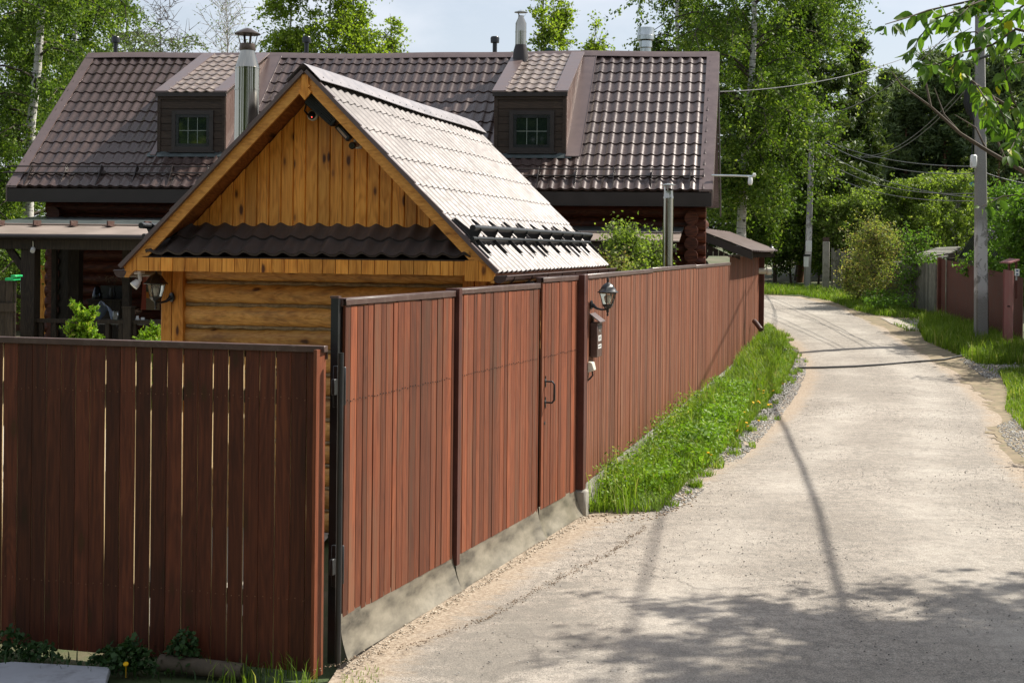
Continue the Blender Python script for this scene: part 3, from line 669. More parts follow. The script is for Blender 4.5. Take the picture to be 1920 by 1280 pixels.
# gable planks
mb = MB(TB); a = -1.56
while a < 1.56:
    a2 = min(a+.1175, 1.56); g = .004; x0, x1 = a+g/2, a2-g/2
    zt0, zt1 = ZA-.10-abs(x0), ZA-.10-abs(x1)
    if x0 < 0 < x1: pass
    zb = 2.60
    if max(zt0, zt1) > zb+.02:
        zt0, zt1 = max(zt0, zb+.005), max(zt1, zb+.005); r_ = random.random(); bv = .006
        vs = [(x0,.42,zb),(x0,.405,zb),(x0+bv,.398,zb),(x1-bv,.398,zb),(x1,.405,zb),(x1,.42,zb)]
        vs += [(x0,.42,zt0),(x0,.405,zt0),(x0+bv,.398,zt0),(x1-bv,.398,zt1),(x1,.405,zt1),(x1,.42,zt1)]
        mb.add(vs, [(i, (i+1) % 6, (i+1) % 6+6, i+6) for i in range(6)]+[(5,4,3,2,1,0), (6,7,8,9,10,11)], r_)
    a = a2
gw = mb.build('gable_wall', M['pine'], bh); gw['label'] = 'gable clad in vertical knotty orange-brown boards'
mb = MB(TB); mb.prism([(-1.6, 2.38), (1.6, 2.38), (1.6, 2.52), (0, ZA-.12), (-1.6, 2.52)], .425, .445); mb.build('gable_backing', M['brownboard'], bh)
# roof boards under the tiles (the soffit one sees from the front) and barge boards
for s_ in (-1, 1):
    mb = MB(TB)
    q = .707*.05
    mb.add([(0, .03, ZA-.035), (s_*HW, .03, ZA-HW-.035), (s_*HW, BL-.03, ZA-HW-.035), (0, BL-.03, ZA-.035),
            (0, .03, ZA-.085), (s_*(HW-.02), .03, ZA-HW-.065), (s_*(HW-.02), BL-.03, ZA-HW-.065), (0, BL-.03, ZA-.085)], [(0,1,2,3),(7,6,5,4),(0,4,5,1),(1,5,6,2),(2,6,7,3),(3,7,4,0)])
    mb.build('soffit', wood('stained_soffit_%s' % ('left' if s_ < 0 else 'right'), (.16,.05,.014), (.27,.09,.022), (.38,.14,.04), 1, .6, .3, .5), bh)
    mb = MB(TB); d = .155
    mb.add([(s_*.0, 0, ZA-.01), (s_*(HW+.0), 0, ZA-HW-.01), (s_*(HW-.0), 0, ZA-HW-.115), (s_*(HW-.03), 0, ZA-HW-.115+.0), (0, 0, ZA-.01-.135),
            (s_*.0, .028, ZA-.01), (s_*(HW+.0), .028, ZA-HW-.01), (s_*(HW-.0), .028, ZA-HW-.115), (s_*(HW-.03), .028, ZA-HW-.115), (0, .028, ZA-.01-.135)],
           [(0,1,2,3,4),(9,8,7,6,5),(0,5,6,1),(1,6,7,2),(2,7,8,3),(3,8,9,4),(4,9,5,0)], random.random())
    mb.build('barge_board', M['pinebeam'], bh)
mb = MB(TB); z = ZA-.0
mb.add([(x, y, zz) for y in (-.022, -.002) for x, zz in ((-.03,z-.04),(.03,z-.04),(.034,z-.125),(.052,z-.135),(.030,z-.155),(.062,z-.19),(0,z-.262),(-.062,z-.19),(-.030,z-.155),(-.052,z-.135),(-.034,z-.125))],
       [tuple(range(11)), tuple(range(21, 10, -1))]+[(i, (i+1) % 11, (i+1) % 11+11, i+11) for i in range(11)]); mb.build('carved_ornament', M['pine'], bh)
# little tiled apron over the front wall with its fascia of short boards
mb = MB(TB); bs = .40; zz0, zz1 = 2.765, 2.505; ln = math.hypot(bs, zz0-zz1)
nrm = (TB(0, -(zz0-zz1), bs)-TB(0, 0, 0)).normalized()
def S_ap(u, v):
    t = v/ln; half = 1.66; zz = zz0-(zz0-zz1)*t; lim = ZA-.115-zz
    return Vector((max(-lim, min(lim, -half+u)), .405-t*bs, zz))
class Loc:  # tiles in local coordinates
    pass
def tiles_local(T, S, Nl, *a_, **k_):
    o = T(0, 0, 0); mbx = MB(); tiles(mbx, lambda u, v: T(*S(u, v)), (T(*Nl)-o), *a_, **k_); return mbx
mbx = tiles_local(TB, S_ap, (0, -(zz0-zz1), bs), 3.32, ln, .183, .37, .036, .02, 12, .14)
mbx.build('apron_roof', M['tileblack'], bh)['label'] = 'small apron of near-black wavy metal tile above the front wall'
mb = MB(TB); mb.prism([(-1.55, 2.479), (1.55, 2.479), (1.54, 2.49), (-1.54, 2.49)], .0, .42); mb.build('apron_soffit', M['brownboard'], bh)
mb = MB(TB); a = -1.60
mb.add([(x, y, zz) for y in (-.004, .02) for x, zz in ((-1.735,2.40),(-1.695,2.475),(-1.604,2.478),(-1.604,2.357),(-1.70,2.352))], [(0,1,2,3,4),(9,8,7,6,5)]+[(i, (i+1) % 5, (i+1) % 5+5, i+5) for i in range(5)], random.random())
while a < 1.44:
    mb.box(a+.002, a+.114, -.004, .02, 2.357+random.uniform(-.002, .002), 2.478, random.random()); a += .1185
mb.box(1.462, 1.580, -.010, .02, 2.31, 2.486, .4)
mb.add([(x, y, zz) for y in (-.010, .02) for x, zz in ((1.583,2.486),(1.73,2.39),(1.715,2.33),(1.690,2.31),(1.583,2.31))], [(0,1,2,3,4),(9,8,7,6,5)]+[(i, (i+1) % 5, (i+1) % 5+5, i+5) for i in range(5)], .8)
mb.build('fascia', M['pine'], bh)['label'] = 'row of short vertical pine boards under the apron'
mb = MB(TB); mb.box(-1.70, 1.70, .022, .40, 2.36, 2.374); mb.build('apron_ceiling', M['pinebeam'], bh)
# main roof slopes
SL = HW*math.sqrt(2)+.02
for s_ in (1, -1):
    S = lambda u, v: Vector((s_*v*.70711, -.03+u, ZA-.02-v*.70711))
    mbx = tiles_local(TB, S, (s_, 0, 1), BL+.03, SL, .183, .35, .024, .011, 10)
    o_ = mbx.build('tiled_roof', M['tileglare'] if s_ > 0 else M['tile'], bh); o_['label'] = 'road-side roof slope of ribbed metal tiles shining in the sun' if s_ > 0 else 'shaded roof slope of metal tiles facing the yard'
    mb = MB(TB); k = 0; v = 0
    while v < SL:
        v2 = min(v+.35, SL); f = lambda vv, h: (s_*(vv*.70711+h*.70711), ZA-.02-vv*.70711+h*.70711)
        (x0, z0), (x1, z1), (x2, z2), (x3, z3) = f(v, .034), f(v2, .044), f(v2, .004), f(v, .004)
        mb.add([(x, y, zz) for y in (-.045, .0) for x, zz in ((x0,z0),(x1,z1),(x2,z2),(x3,z3))], [(0,1,2,3),(7,6,5,4),(0,4,5,1),(1,5,6,2),(2,6,7,3),(3,7,4,0)]); v = v2
    mb.build('rake_trim', M['trim'], bh)
    # gutter
    mb = MB(TB); mb.smooth = True; gx = s_*(HW+.045); gzz = ZA-HW-.055
    mb.grid(lambda u, v: (gx+.062*math.cos(math.pi*(1+v)), .0+u*(BL+.02), gzz+.062*math.sin(math.pi*(1+v))), 20, 10)
    mb.grid(lambda u, v: (gx+.056*math.cos(math.pi*(1+v)), .0+u*(BL+.02), gzz+.056*math.sin(math.pi*(1+v))), 20, 10)
    mb.smooth = False
    mb.add([(gx+.062*math.cos(math.pi*(1+k/10)), -.002, gzz+.062*math.sin(math.pi*(1+k/10))) for k in range(11)], [tuple(range(11))])
    mb.tube([(gx+s_*.062, -.005, gzz), (gx+s_*.062, BL+.02, gzz)], .008, 6)
    gt = mb.build('gutter', M['brownmetal'], bh)
    for k in range(8):
        b = .3+k*.7; mb = MB(TB)
        mb.tube([(gx+.067*math.cos(math.pi*(1+q/6)), b, gzz+.067*math.sin(math.pi*(1+q/6))) for q in range(7)], .007, 4); mb.build('gutter_bracket', M['brownmetal'], gt)
    # tube snow guard
    vv = 2.04
    f = lambda dv, h: (s_*((vv+dv)*.70711+h*.70711), ZA-.02-(vv+dv)*.70711+h*.70711)
    sg = None
    mb = MB(TB)
    (x0, z0) = f(.0, .135); mb.tube([(x0, -.05, z0), (x0, BL-.15, z0)], .027, 10); 
    sg = mb.build('snow_guard', M['blackmetal'], bh); sg['label'] = 'black double-tube snow guard with steel brackets'
    mb = MB(TB); (x0, z0) = f(.055, .062); mb.tube([(x0, -.02, z0), (x0, BL-.17, z0)], .020, 10); mb.build('tube', M['blackmetal'], sg)
    nb = 10
    for k in range(nb):
        b = .12+k*(BL-.36)/(nb-1); mb = MB(TB)
        poly = [f(-.20, .035), f(.22, .045), f(.24, .075), f(.06, .075), f(.035, .155), f(-.025, .16), f(-.045, .08), f(-.21, .055)]
        mb.add([(x, y, zz) for y in (b-.003, b+.003) for x, zz in poly], [tuple(range(8)), tuple(range(15, 7, -1))]+[(i, (i+1) % 8, (i+1) % 8+8, i+8) for i in range(8)])
        # foot plate lying on the tiles
        (xa, za), (xb, zb) = f(-.22, .040), f(.25, .050); mb.bar((xa, b+.02, za), (xb, b+.02, zb), .045, .004, (s_, 0, 1))
        mb.m = 1
        for q in (-.16, -.10, .13, .20):
            (xa, za) = f(q, .054); c_ = (xa, b+.022, za); mb.lathe(c_, [(0, .008), (.003, .007)], 6, (s_, 0, 1))
        mb.build('bracket', [M['blackmetal'], M['galv']], sg)
mb = MB(TB); mb.smooth = False
for k, w_ in enumerate((.16, .10, .035)): pass
pr = [(-.16, -.135), (-.10, -.075), (-.035, -.012), (0, .012), (.035, -.012), (.10, -.075), (.16, -.135)]
mb.grid(lambda u, v: (pr[int(round(v*6))][0], -.06+u*(BL+.08), ZA+.045+pr[int(round(v*6))][1]+.006*math.sin(u*9)), 14, 6)
mb.grid(lambda u, v: (pr[int(round(v*6))][0], -.06+u*(BL+.08), ZA+.041+pr[int(round(v*6))][1]+.006*math.sin(u*9)), 14, 6)
mb.m = 1
for k in range(26):
    b = .1+k*.22
    for s_ in (-1, 1): mb.lathe((s_*.125, b, ZA-.053), [(0, .007), (.004, .006)], 6, (s_, 0, 1))
mb.build('ridge_cap', [paint('sheet_metal_painted_glare', (.27,.245,.245), .4, .2, .5, .1, .03), M['rubber']], bh)  # brown cap painted pale: its sun glare is in the colour
# its polished chimney
cc = TB(-1.08, 1.2, 3.05)
ch = MB(); ch.smooth = True
ch.lathe(cc, [(0,.118),(.52,.118),(.521,.124),(.535,.124),(.536,.118),(1.05,.118),(1.051,.124),(1.065,.124),(1.066,.118),(1.26,.118),(1.262,.122),(1.272,.122),(1.274,.116),(1.42,.072),(1.48,.068)], 32)
cm = ch.build('chimney', M['steel'], bh); cm['label'] = 'mirror-polished steel flue with conical top'
mb = MB()
mb.lathe(cc+Vector((0,0,1.44)), [(0,.078),(.02,.080),(.04,.078),(.065,.074)], 20)
for k in range(4):
    an = k*math.pi/2+.5; d = Vector((math.cos(an), math.sin(an), 0)); mb.bar(cc+d*.07+Vector((0,0,1.49)), cc+d*.10+Vector((0,0,1.60)), .022, .004, d)
mb.lathe(cc+Vector((0,0,1.595)), [(0,.125),(.004,.127),(.012,.12),(.055,.035),(.065,.006)], 24)
mb.build('rain_cap', paint('sooty_brown_steel', (.10,.075,.06), .35, .8, .5, .3, .05, 9), cm)
# ---------------------------------------------------------------- fittings on the bathhouse
lantern(lambda a, b, z: TB(-1.44-.55*b+.83*a, .380-.83*b-.55*a, z), 'black six-sided lantern on the left corner of the pine bathhouse', 2.13)
vt = thing('vent_grille', 'black louvred box fixed under the right roof edge of the pine gable', 'vent', tuple(P(612, 205, 12.85)))
bdir = Vector((db.x, db.y, 0))
p0, p1 = P(585, 180, 12.80), P(636, 225, 12.78); dd = (p1-p0).normalized(); upn = dd.cross(bdir).normalized()
if upn.z > 0: upn = -upn
mb = MB(); mb.bar(p0, p1, .16, .165, upn); mb.build('case', M['blackplastic'], vt, bevel=.006)
for k in range(8):
    o_ = upn*(-.060+.017*k)-bdir*.085; mb = MB(); mb.bar(p0.lerp(p1, .06)+o_, p0.lerp(p1, .94)+o_, .014, .006, upn); mb.build('louvre', M['blackmetal'], vt)
mb = MB(); mb.tube([P(584,190,12.8), P(574,197,12.85), P(571,208,12.93), P(578,216,12.97)], .008, 8); mb.build('cable', M['rubber'], vt)
def facing(px_, py_, b=.39):   # the point of the gable plane seen at that place
    lo, hi = 11.0, 15.0
    for _ in range(40):
        md = (lo+hi)/2; p = P(px_, py_, md); bb = (p.x+1.82)*db.x+(p.y-12.6)*db.y
        if bb < b: lo = md
        else: hi = md
    return p
q0 = facing(587, 217, .397)
dc = thing('dome_camera', 'small round black dome camera in a pale ring high on the pine gable', 'camera', tuple(q0))
mb = MB(); mb.smooth = True; mb.lathe(q0, [(0,.050),(.02,.048),(.028,.038)], 24, -bdir); mb.build('ring', M['cream'], dc)
mb = MB(); mb.smooth = True; mb.lathe(q0-bdir*.026, [(0,.037),(.014,.034),(.025,.022),(.031,.004)], 20, -bdir); mb.build('dome', M['blackplastic'], dc)
rm = Mat('red_indicator_light'); rm.col((.8,.05,.04)); rm.set(Emission_Strength=2.5); rm.b.inputs['Emission Color'].default_value = (1,.08,.06,1)
mb = MB(); mb.lathe(q0-bdir*.050+Vector((.008,0,-.018)), [(0,.005),(.006,.004)], 8, -bdir); mb.build('light', rm.m, dc)
fl = thing('floodlight', 'slim dark floodlight bar with a grey sensor box high on the right of the gable', 'floodlight', tuple(facing(643, 250, .3)))
a_, b_ = facing(633, 236, .30), facing(656, 262, .30)
mb = MB(); mb.bar(a_, b_, .06, .055, upn); mb.build('housing', M['blackmetal'], fl, bevel=.006)
mb = MB(); mb.bar(a_.lerp(b_,.12)+upn*.006-bdir*.032, a_.lerp(b_,.85)+upn*.006-bdir*.032, .004, .020, upn); mb.build('lens', paint('warm_lens', (.50,.36,.26), .3, 0, .5, .1, 0), fl)
mb = MB(); mb.bar(facing(649,228,.26), facing(661,240,.26), .07, .06, upn); mb.build('sensor', paint('grey_plastic', (.10,.11,.12), .5, 0, .4, .1, 0), fl, bevel=.006)
mb = MB(); mb.tube([facing(650,252,.36), facing(662,256,.37), facing(664,246,.34), facing(656,236,.36)], .012, 8); mb.tube([facing(634,230,.35),facing(642,224,.37),facing(652,222,.37)], .007, 6); mb.build('bracket', M['blackmetal'], fl)
q0 = facing(671, 270, .385)
bc = thing('bullet_camera', 'white bullet camera on a square plate on the right of the pine gable', 'camera', tuple(q0))
mb = MB(); mb.bar(q0+Vector((0,0,-.043)), q0+Vector((0,0,.043)), .078, .024, bdir); mb.build('plate', M['white'], bc, bevel=.006)
ax = (facing(657, 275, .16)-q0).normalized(); c0 = q0-bdir*.01
mb = MB(); mb.smooth = True; mb.lathe(c0, [(0,.030),(.02,.028),(.022,.026),(.13,.028),(.135,.030)], 20, ax); mb.build('body', paint('grey_white_plastic', (.42,.41,.40), .35, 0, .5, .1, 0), bc)
mb = MB(); mb.smooth = True; mb.lathe(c0+ax*.1355, [(0,.032),(.03,.032),(.036,.026)], 20, ax); mb.build('lens', M['blackplastic'], bc)
# white floodlight / sensor hanging from the left eave
sn = thing('outdoor_spotlight', 'small white spotlight hanging under the left eave of the bathhouse beside the lantern', 'spotlight', tuple(TB(-1.65, .2, 2.2)))
mb = MB(TB); mb.box(-1.66, -1.585, .05, .13, 2.325, 2.358); mb.build('base', M['white'], sn, bevel=.006)
mb = MB(); mb.smooth = True; mb.tube([TB(-1.62,.09,2.325), TB(-1.615,.09,2.27), TB(-1.635,.09,2.245)], .018, 10); mb.build('neck', M['white'], sn)
mb = MB(); mb.smooth = True; c0 = TB(-1.625,.09,2.265); ax = Vector((-.55,-.35,-.65)).normalized(); mb.lathe(c0, [(0,.012),(.01,.030),(.055,.040),(.07,.042),(.072,.036)], 16, ax); mb.build('head', M['white'], sn)
# ================================================================ the long log house
HWD = 12.19; ZE, SR = 3.565, .764
def TH(a, b, z):
    s = a/HWD; return Vector((-8.84+12.13*s+b*(.087+.08*s), 25.31-1.21*s+b, z))
hs = thing('log_house', 'long dark red log house with brown tiled roof and two dormers behind the bathhouse', 'house', tuple(TH(.45, .65, 0)))
RIDB = 3.64; SLH = math.hypot(RIDB, RIDB*SR); ZR = ZE+RIDB*SR
cs, sn_ = RIDB/SLH, RIDB*SR/SLH
nH = (TH(5, -sn_, cs)-TH(5, 0, 0)).normalized()
mbx = MB(); tiles(mbx, lambda u, v: TH(u, RIDB-v*cs, ZR-v*sn_), nH, HWD, SLH, .183, .35, .030, .018, 10, .0)
mbx.build('tiled_roof', M['tile'], hs)['label'] = 'brown wavy metal-tile slope facing the camera'
mb = MB(TH); mb.add([(0, RIDB, ZR), (HWD, RIDB, ZR), (HWD, 2*RIDB, ZE), (0, 2*RIDB, ZE), (0, RIDB, ZR-.06), (HWD, RIDB, ZR-.06), (HWD, 2*RIDB, ZE-.06), (0, 2*RIDB, ZE-.06)], [(0,1,2,3),(7,6,5,4),(0,4,5,1),(1,5,6,2),(2,6,7,3),(3,7,4,0)]); mb.build('rear_roof', M['tile'], hs)
mb = MB(TH); mb.add([(0, .02, ZE-.01), (HWD, .02, ZE-.01), (HWD, RIDB, ZR-.02), (0, RIDB, ZR-.02), (0, .02, ZE-.10), (HWD, .02, ZE-.10), (HWD, RIDB, ZR-.11), (0, RIDB, ZR-.11)], [(0,1,2,3),(7,6,5,4),(0,4,5,1),(1,5,6,2),(2,6,7,3),(3,7,4,0)]); mb.build('roof_deck', M['brownboard'], hs)
# ridge cap, slightly uneven
mb = MB(TH)
wob = lambda a: .016*math.sin(a*.75+.6)+.008*math.sin(a*2.1)
pr = [(-.14, -.085), (-.06, -.01), (0, .035), (.06, -.01), (.14, -.085)]
for o_ in (0, -.006): mb.grid(lambda u, v: (-.03+u*(HWD+.06), RIDB+pr[int(round(v*4))][0], ZR+.035+o_+pr[int(round(v*4))][1]+wob(u*HWD)), 48, 4)
mb.build('ridge_cap', M['trim'], hs)
# rake trims
for a0, a1 in ((-.05, .13), (HWD-.17, HWD+.05)):
    mb = MB(TH); h0, h1 = .02, .058
    mb.add([(a0,-.02,ZE-.02+h0),(a1,-.02,ZE-.02+h0),(a1,RIDB,ZR+h0),(a0,RIDB,ZR+h0),(a0,-.02,ZE-.02+h1),(a1,-.02,ZE-.02+h1),(a1,RIDB,ZR+h1),(a0,RIDB,ZR+h1)], [(3,2,1,0),(4,5,6,7),(0,1,5,4),(1,2,6,5),(2,3,7,6),(3,0,4,7)])
    aa = a0 if a0 < 1 else a1
    mb.add([(aa-.012,-.02,ZE-.24),(aa+.012,-.02,ZE-.24),(aa+.012,RIDB,ZR-.22),(aa-.012,RIDB,ZR-.22),(aa-.012,-.02,ZE+.03),(aa+.012,-.02,ZE+.03),(aa+.012,RIDB,ZR+.05),(aa-.012,RIDB,ZR+.05)], [(3,2,1,0),(4,5,6,7),(0,1,5,4),(1,2,6,5),(2,3,7,6),(3,0,4,7)])
    mb.build('rake_trim', M['trim'], hs)
    mb = MB(TH); aa = a0+.02 if a0 < 1 else a1-.02
    mb.add([(aa-.014,RIDB,ZR-.24),(aa+.014,RIDB,ZR-.24),(aa+.014,2*RIDB+.02,ZE-.26),(aa-.014,2*RIDB+.02,ZE-.26),(aa-.014,RIDB,ZR+.05),(aa+.014,RIDB,ZR+.05),(aa+.014,2*RIDB+.02,ZE+.03),(aa-.014,2*RIDB+.02,ZE+.03)], [(3,2,1,0),(4,5,6,7),(0,1,5,4),(1,2,6,5),(2,3,7,6),(3,0,4,7)])
    mb.build('barge_board', M['fascia'], hs)
# eaves: fascia, soffit, gutter line
mb = MB(TH); mb.box(-.04, HWD+.04, -.015, .012, ZE-.235, ZE-.02); mb.box(-.04, HWD+.04, -.028, .02, ZE-.25, ZE-.236); mb.build('fascia', M['fascia'], hs)
mb = MB(TH); mb.box(0, HWD, .013, .70, ZE-.232, ZE-.215); mb.build('soffit', M['fascia'], hs)
# log walls
def TH2(a, b, z): return TH(a, b, z)
AL, AR = .62, 11.88
mb = MB(TH); mb.smooth = True
for k in range(16):
    z = 3.24-k*.215
    n = 14; pts = []; 
    mb.tube([(AL-.22+(AR+.24-AL+.22)*i/n, .70, z+.004*math.sin(i*1.7+k)) for i in range(n+1)], [.118+.004*math.sin(i*2.3+k*1.3) for i in range(n+1)], 14, True, random.random())
mb.build('log_wall', M['redlog'], hs)['label'] = 'front wall of dark red logs'
for aa in (AL, AR):
    mb = MB(TH); mb.smooth = True
    for k in range(16): mb.tube([(aa, .42, 3.13-k*.215), (aa, 3.6, 3.13-k*.215), (aa, 6.9, 3.13-k*.215)], .116, 12, True, random.random())
    mb.build('log_wall', M['redlog'], hs)
    mb = MB(TH); z0 = 3.3
    mb.add([(aa-.03,.7,z0),(aa-.03,6.6,z0),(aa-.03,RIDB,ZR-.15),(aa+.03,.7,z0),(aa+.03,6.6,z0),(aa+.03,RIDB,ZR-.15)], [(0,1,2),(5,4,3),(0,3,4,1),(1,4,5,2),(2,5,3,0)]); mb.build('gable_wall', M['brownboard'], hs)
# snow guard on the house
def roofz(b): return ZE+SR*b
sgh = None
for q, (b, h) in enumerate(((.33, .14), (.25, .085))):
    mb = MB(TH); mb.tube([(-.25, b, roofz(b)+h), (4, b, roofz(b)+h+.01), (8, b, roofz(b)+h-.01), (HWD-.1, b, roofz(b)+h)], .013, 6)
    if q == 0: sgh = mb.build('snow_guard', M['fascia'], hs)
    else: mb.build('tube', M['fascia'], sgh)
for k in range(19):
    a = .25+k*.645; mb = MB(TH)
    mb.add([(a+e, b, z) for e in (-.006, .006) for b, z in ((.02, roofz(.02)+.04), (.42, roofz(.42)+.04), (.36, roofz(.33)+.17), (.30, roofz(.33)+.17), (.20, roofz(.22)+.09))], [(0,1,2,3,4),(9,8,7,6,5)]+[(i, (i+1) % 5, (i+1) % 5+5, i+5) for i in range(5)])
    mb.build('bracket', M['fascia'], sgh)
# dormers
def dormer(a0, a1, label):
    b0 = .87; zb = roofz(b0); z1 = 5.30; zt = ZR-.02; bT = RIDB-.12
    d = MB(TH); n = 8; hh = (z1-zb)/n
    d.add([(a0, b0+.012, zb-.3), (a1, b0+.012, zb-.3), (a1, b0+.012, z1), (a0, b0+.012, z1), (a0, bT, zt-.35), (a1, bT, zt-.35), (a1, bT, zt-.06), (a0, bT, zt-.06)], [(0,1,2,3),(7,6,5,4),(0,4,5,1),(1,5,6,2),(2,6,7,3),(3,7,4,0)])
    dm = d.build('dormer', M['brownboard'], hs); dm['label'] = label
    mb = MB(TH)
    for k in range(n): mb.box(a0+.06, a1-.06, b0-.016+.004*(k % 2), b0+.010, zb+hh*k+.004, zb+hh*(k+1)-.004, random.random())
    mb.box(a0, a0+.058, b0-.03, b0+.01, zb-.02, z1+.0); mb.box(a1-.058, a1, b0-.03, b0+.01, zb-.02, z1); mb.box(a0+.06, a1-.06, b0-.03, b0+.01, z1-.10, z1)
    mb.build('cladding', M['brownboard'], dm)
    # side cheeks of vertical boards on the right
    for aa in (a0-.012, a1+.0):
        mb = MB(TH); nb = 22
        for k in range(nb):
            q0, q1 = b0+(bT-b0)*k/nb, b0+(bT-b0)*(k+1)/nb-.006
            t0, t1 = z1+(zt-z1)*(q0-b0)/(bT-b0)-.03, z1+(zt-z1)*(q1-b0)/(bT-b0)-.03
            if t0 < roofz(q0)+.03: break
            mb.add([(aa+e, q, z) for e in (0, .012) for q, z in ((q0, roofz(q0)-.05), (q1, roofz(q1)-.05), (q1, t1), (q0, t0))], [(0,1,2,3),(7,6,5,4),(0,4,5,1),(1,5,6,2),(2,6,7,3),(3,7,4,0)], random.random())
        mb.build('cheek', wood('brown_cheek_board' , (.065,.035,.027), (.10,.058,.045), (.14,.085,.068), 2, 0, .2, .5), dm)
    # window
    w0, w1 = a0+.265, a1-.20; zw0, zw1 = zb+.05, zb+.77
    if 'left' in label: w0, w1 = a0+.27, a1-.21
    mb = MB(TH)
    for (x0, x1, z_0, z_1) in ((w0, w0+.07, zw0, zw1), (w1-.07, w1, zw0, zw1), (w0+.071, w1-.071, zw0, zw0+.07), (w0+.071, w1-.071, zw1-.07, zw1)): mb.box(x0, x1, b0-.05, b0-.017, z_0, z_1)
    mb.box(w0-.04, w1+.04, b0-.075, b0-.02, zw0-.035, zw0-.002)
    wf = mb.build('window', M['fascia'], dm)
    mb = MB(TH)
    for (x0, x1, z_0, z_1) in ((w0+.072, w0+.125, zw0+.072, zw1-.072), (w1-.125, w1-.072, zw0+.072, zw1-.072), (w0+.126, w1-.126, zw0+.072, zw0+.125), (w0+.126, w1-.126, zw1-.125, zw1-.072)): mb.box(x0, x1, b0-.040, b0-.015, z_0, z_1)
    mb.build('sash', M['blackplastic'], wf)
    g0, g1, h0, h1 = w0+.12, w1-.12, zw0+.12, zw1-.12
    mb = MB(TH); mb.box(g0, g1, b0-.024, b0-.018, h0, h1); mb.build('pane', M['glass'], wf)
    mb = MB(TH); gmw = .007
    mb.box(g0, g1, b0-.0275, b0-.025, (h0+h1)/2-gmw/2, (h0+h1)/2+gmw/2)
    for t in (.34, .67): mb.box(g0+(g1-g0)*t-gmw/2, g0+(g1-g0)*t+gmw/2, b0-.030, b0-.028, h0, h1)
    mb.build('glazing_bar', paint('pale_glazing_bar', (.30,.34,.30), .5, 0, .4, .05, 0), wf)
    # roof of the dormer: tiles between two flat trims
    ln = math.hypot(bT-b0+.06, zt-z1); c_, s2 = (bT-b0+.06)/ln, (zt-z1)/ln
    nn = (TH(a0, -s2, c_)-TH(a0, 0, 0)).normalized()
    mx2 = MB(); tiles(mx2, lambda u, v: TH(a0+.17+u, bT-v*c_, zt+.02-v*s2), nn, a1-a0-.34, ln, .183, .35, .026, .016, 10, .1)
    mx2.build('dormer_roof', M['tiledusty'], dm)
    for (x0, x1) in ((a0-.04, a0+.20), (a1-.20, a1+.04)):
        mb = MB(TH); mb.add([(x, b, z+h) for h in (.03, .06) for x, b, z in ((x0, b0-.07, z1-.01), (x1, b0-.07, z1-.01), (x1, bT, zt+.015), (x0, bT, zt+.015))], [(3,2,1,0),(4,5,6,7),(0,1,5,4),(1,2,6,5),(2,3,7,6),(3,0,4,7)])
        mb.build('verge_trim', M['trim'], dm)
    mb = MB(TH); mb.box(a0-.03, a1+.03, b0-.065, b0-.032, z1-.05, z1+.018); mb.build('dormer_fascia', M['fascia'], dm)
    # lead apron and side flashings lying on the main roof
    mb = MB(TH); L_ = lambda x, b, h=.045: (x, b, roofz(b)+h)
    mb.add([L_(a0-.20, b0-.14), L_(a1+.12, b0-.14), L_(a1+.02, b0+.0), L_(a0-.12, b0+.0), L_(a0-.20, b0-.14, .04), L_(a1+.12, b0-.14, .04), L_(a1+.02, b0+.0, .04), L_(a0-.12, b0+.0, .04)], [(0,1,2,3),(7,6,5,4),(0,4,5,1),(1,5,6,2),(2,6,7,3),(3,7,4,0)])
    mb.build('apron_flashing', paint('grey_green_flashing', (.07,.085,.085), .4, .3, .5, .2, .05), dm)
    for (x0, x1) in ((a0-.10, a0), (a1+.012, a1+.27)):
        mb = MB(TH); mb.add([L_(x0, b0-.12, .066), L_(x1, b0-.12, .066), L_(x1, RIDB-.1, .066), L_(x0, RIDB-.1, .066), L_(x0, b0-.12, .05), L_(x1, b0-.12, .05), L_(x1, RIDB-.1, .05), L_(x0, RIDB-.1, .05)], [(0,1,2,3),(7,6,5,4),(0,4,5,1),(1,5,6,2),(2,6,7,3),(3,7,4,0)])
        mb.tube([L_(x1, b0-.12, .070), L_(x1, RIDB-.1, .070)], .008, 4)
        mb.build('side_flashing', M['trim'], dm)
dormer(2.36, 3.60, 'left dormer partly behind the polished chimney')
dormer(8.43, 9.68, 'right dormer with a small dark window')
# roof pipes
def pipe_vent(px, ytop, Y, r, label):
    p = P(px, ytop, Y); z0 = ZR-.35; mb = MB(); mb.smooth = True
    mb.lathe((p.x, p.y, z0), [(0, r), (p.z-z0-.13, r), (p.z-z0-.125, r*1.9), (p.z-z0-.03, r*2.0), (p.z-z0, r*1.6)], 14)
    o = mb.build('vent_pipe', M['blackplastic'], hs); o['label'] = label
pipe_vent(217, 69, 29.6, .045, 'black vent pipe near the left end of the ridge')
pipe_vent(575, 69, 29.2, .045, 'black vent pipe above the bathhouse gable')
pipe_vent(928, 69, 28.8, .045, 'black vent pipe left of the steel flue')
p = P(977, 18, 27.5); z0 = ZR-.3; mb = MB(); mb.smooth = True; hh = p.z-z0
mb.lathe((p.x, p.y, z0), [(0,.16),(.30,.14),(.42,.105),(.43,.105)], 20)
fb = mb.build('flue', M['fascia'], hs); fb['label'] = 'narrow polished steel flue behind the right dormer'
mb = MB(); mb.smooth = True; mb.lathe((p.x, p.y, z0+.42), [(0,.105),(.24,.105),(.241,.110),(.25,.110),(.251,.105),(hh-.42-.27,.105),(hh-.42-.16,.055),(hh-.42-.12,.055)], 24); mb.build('flue_pipe', M['steel'], fb)
mb = MB(); mb.lathe((p.x, p.y, p.z-.06), [(0,.13),(.005,.13),(.05,.01)], 20)
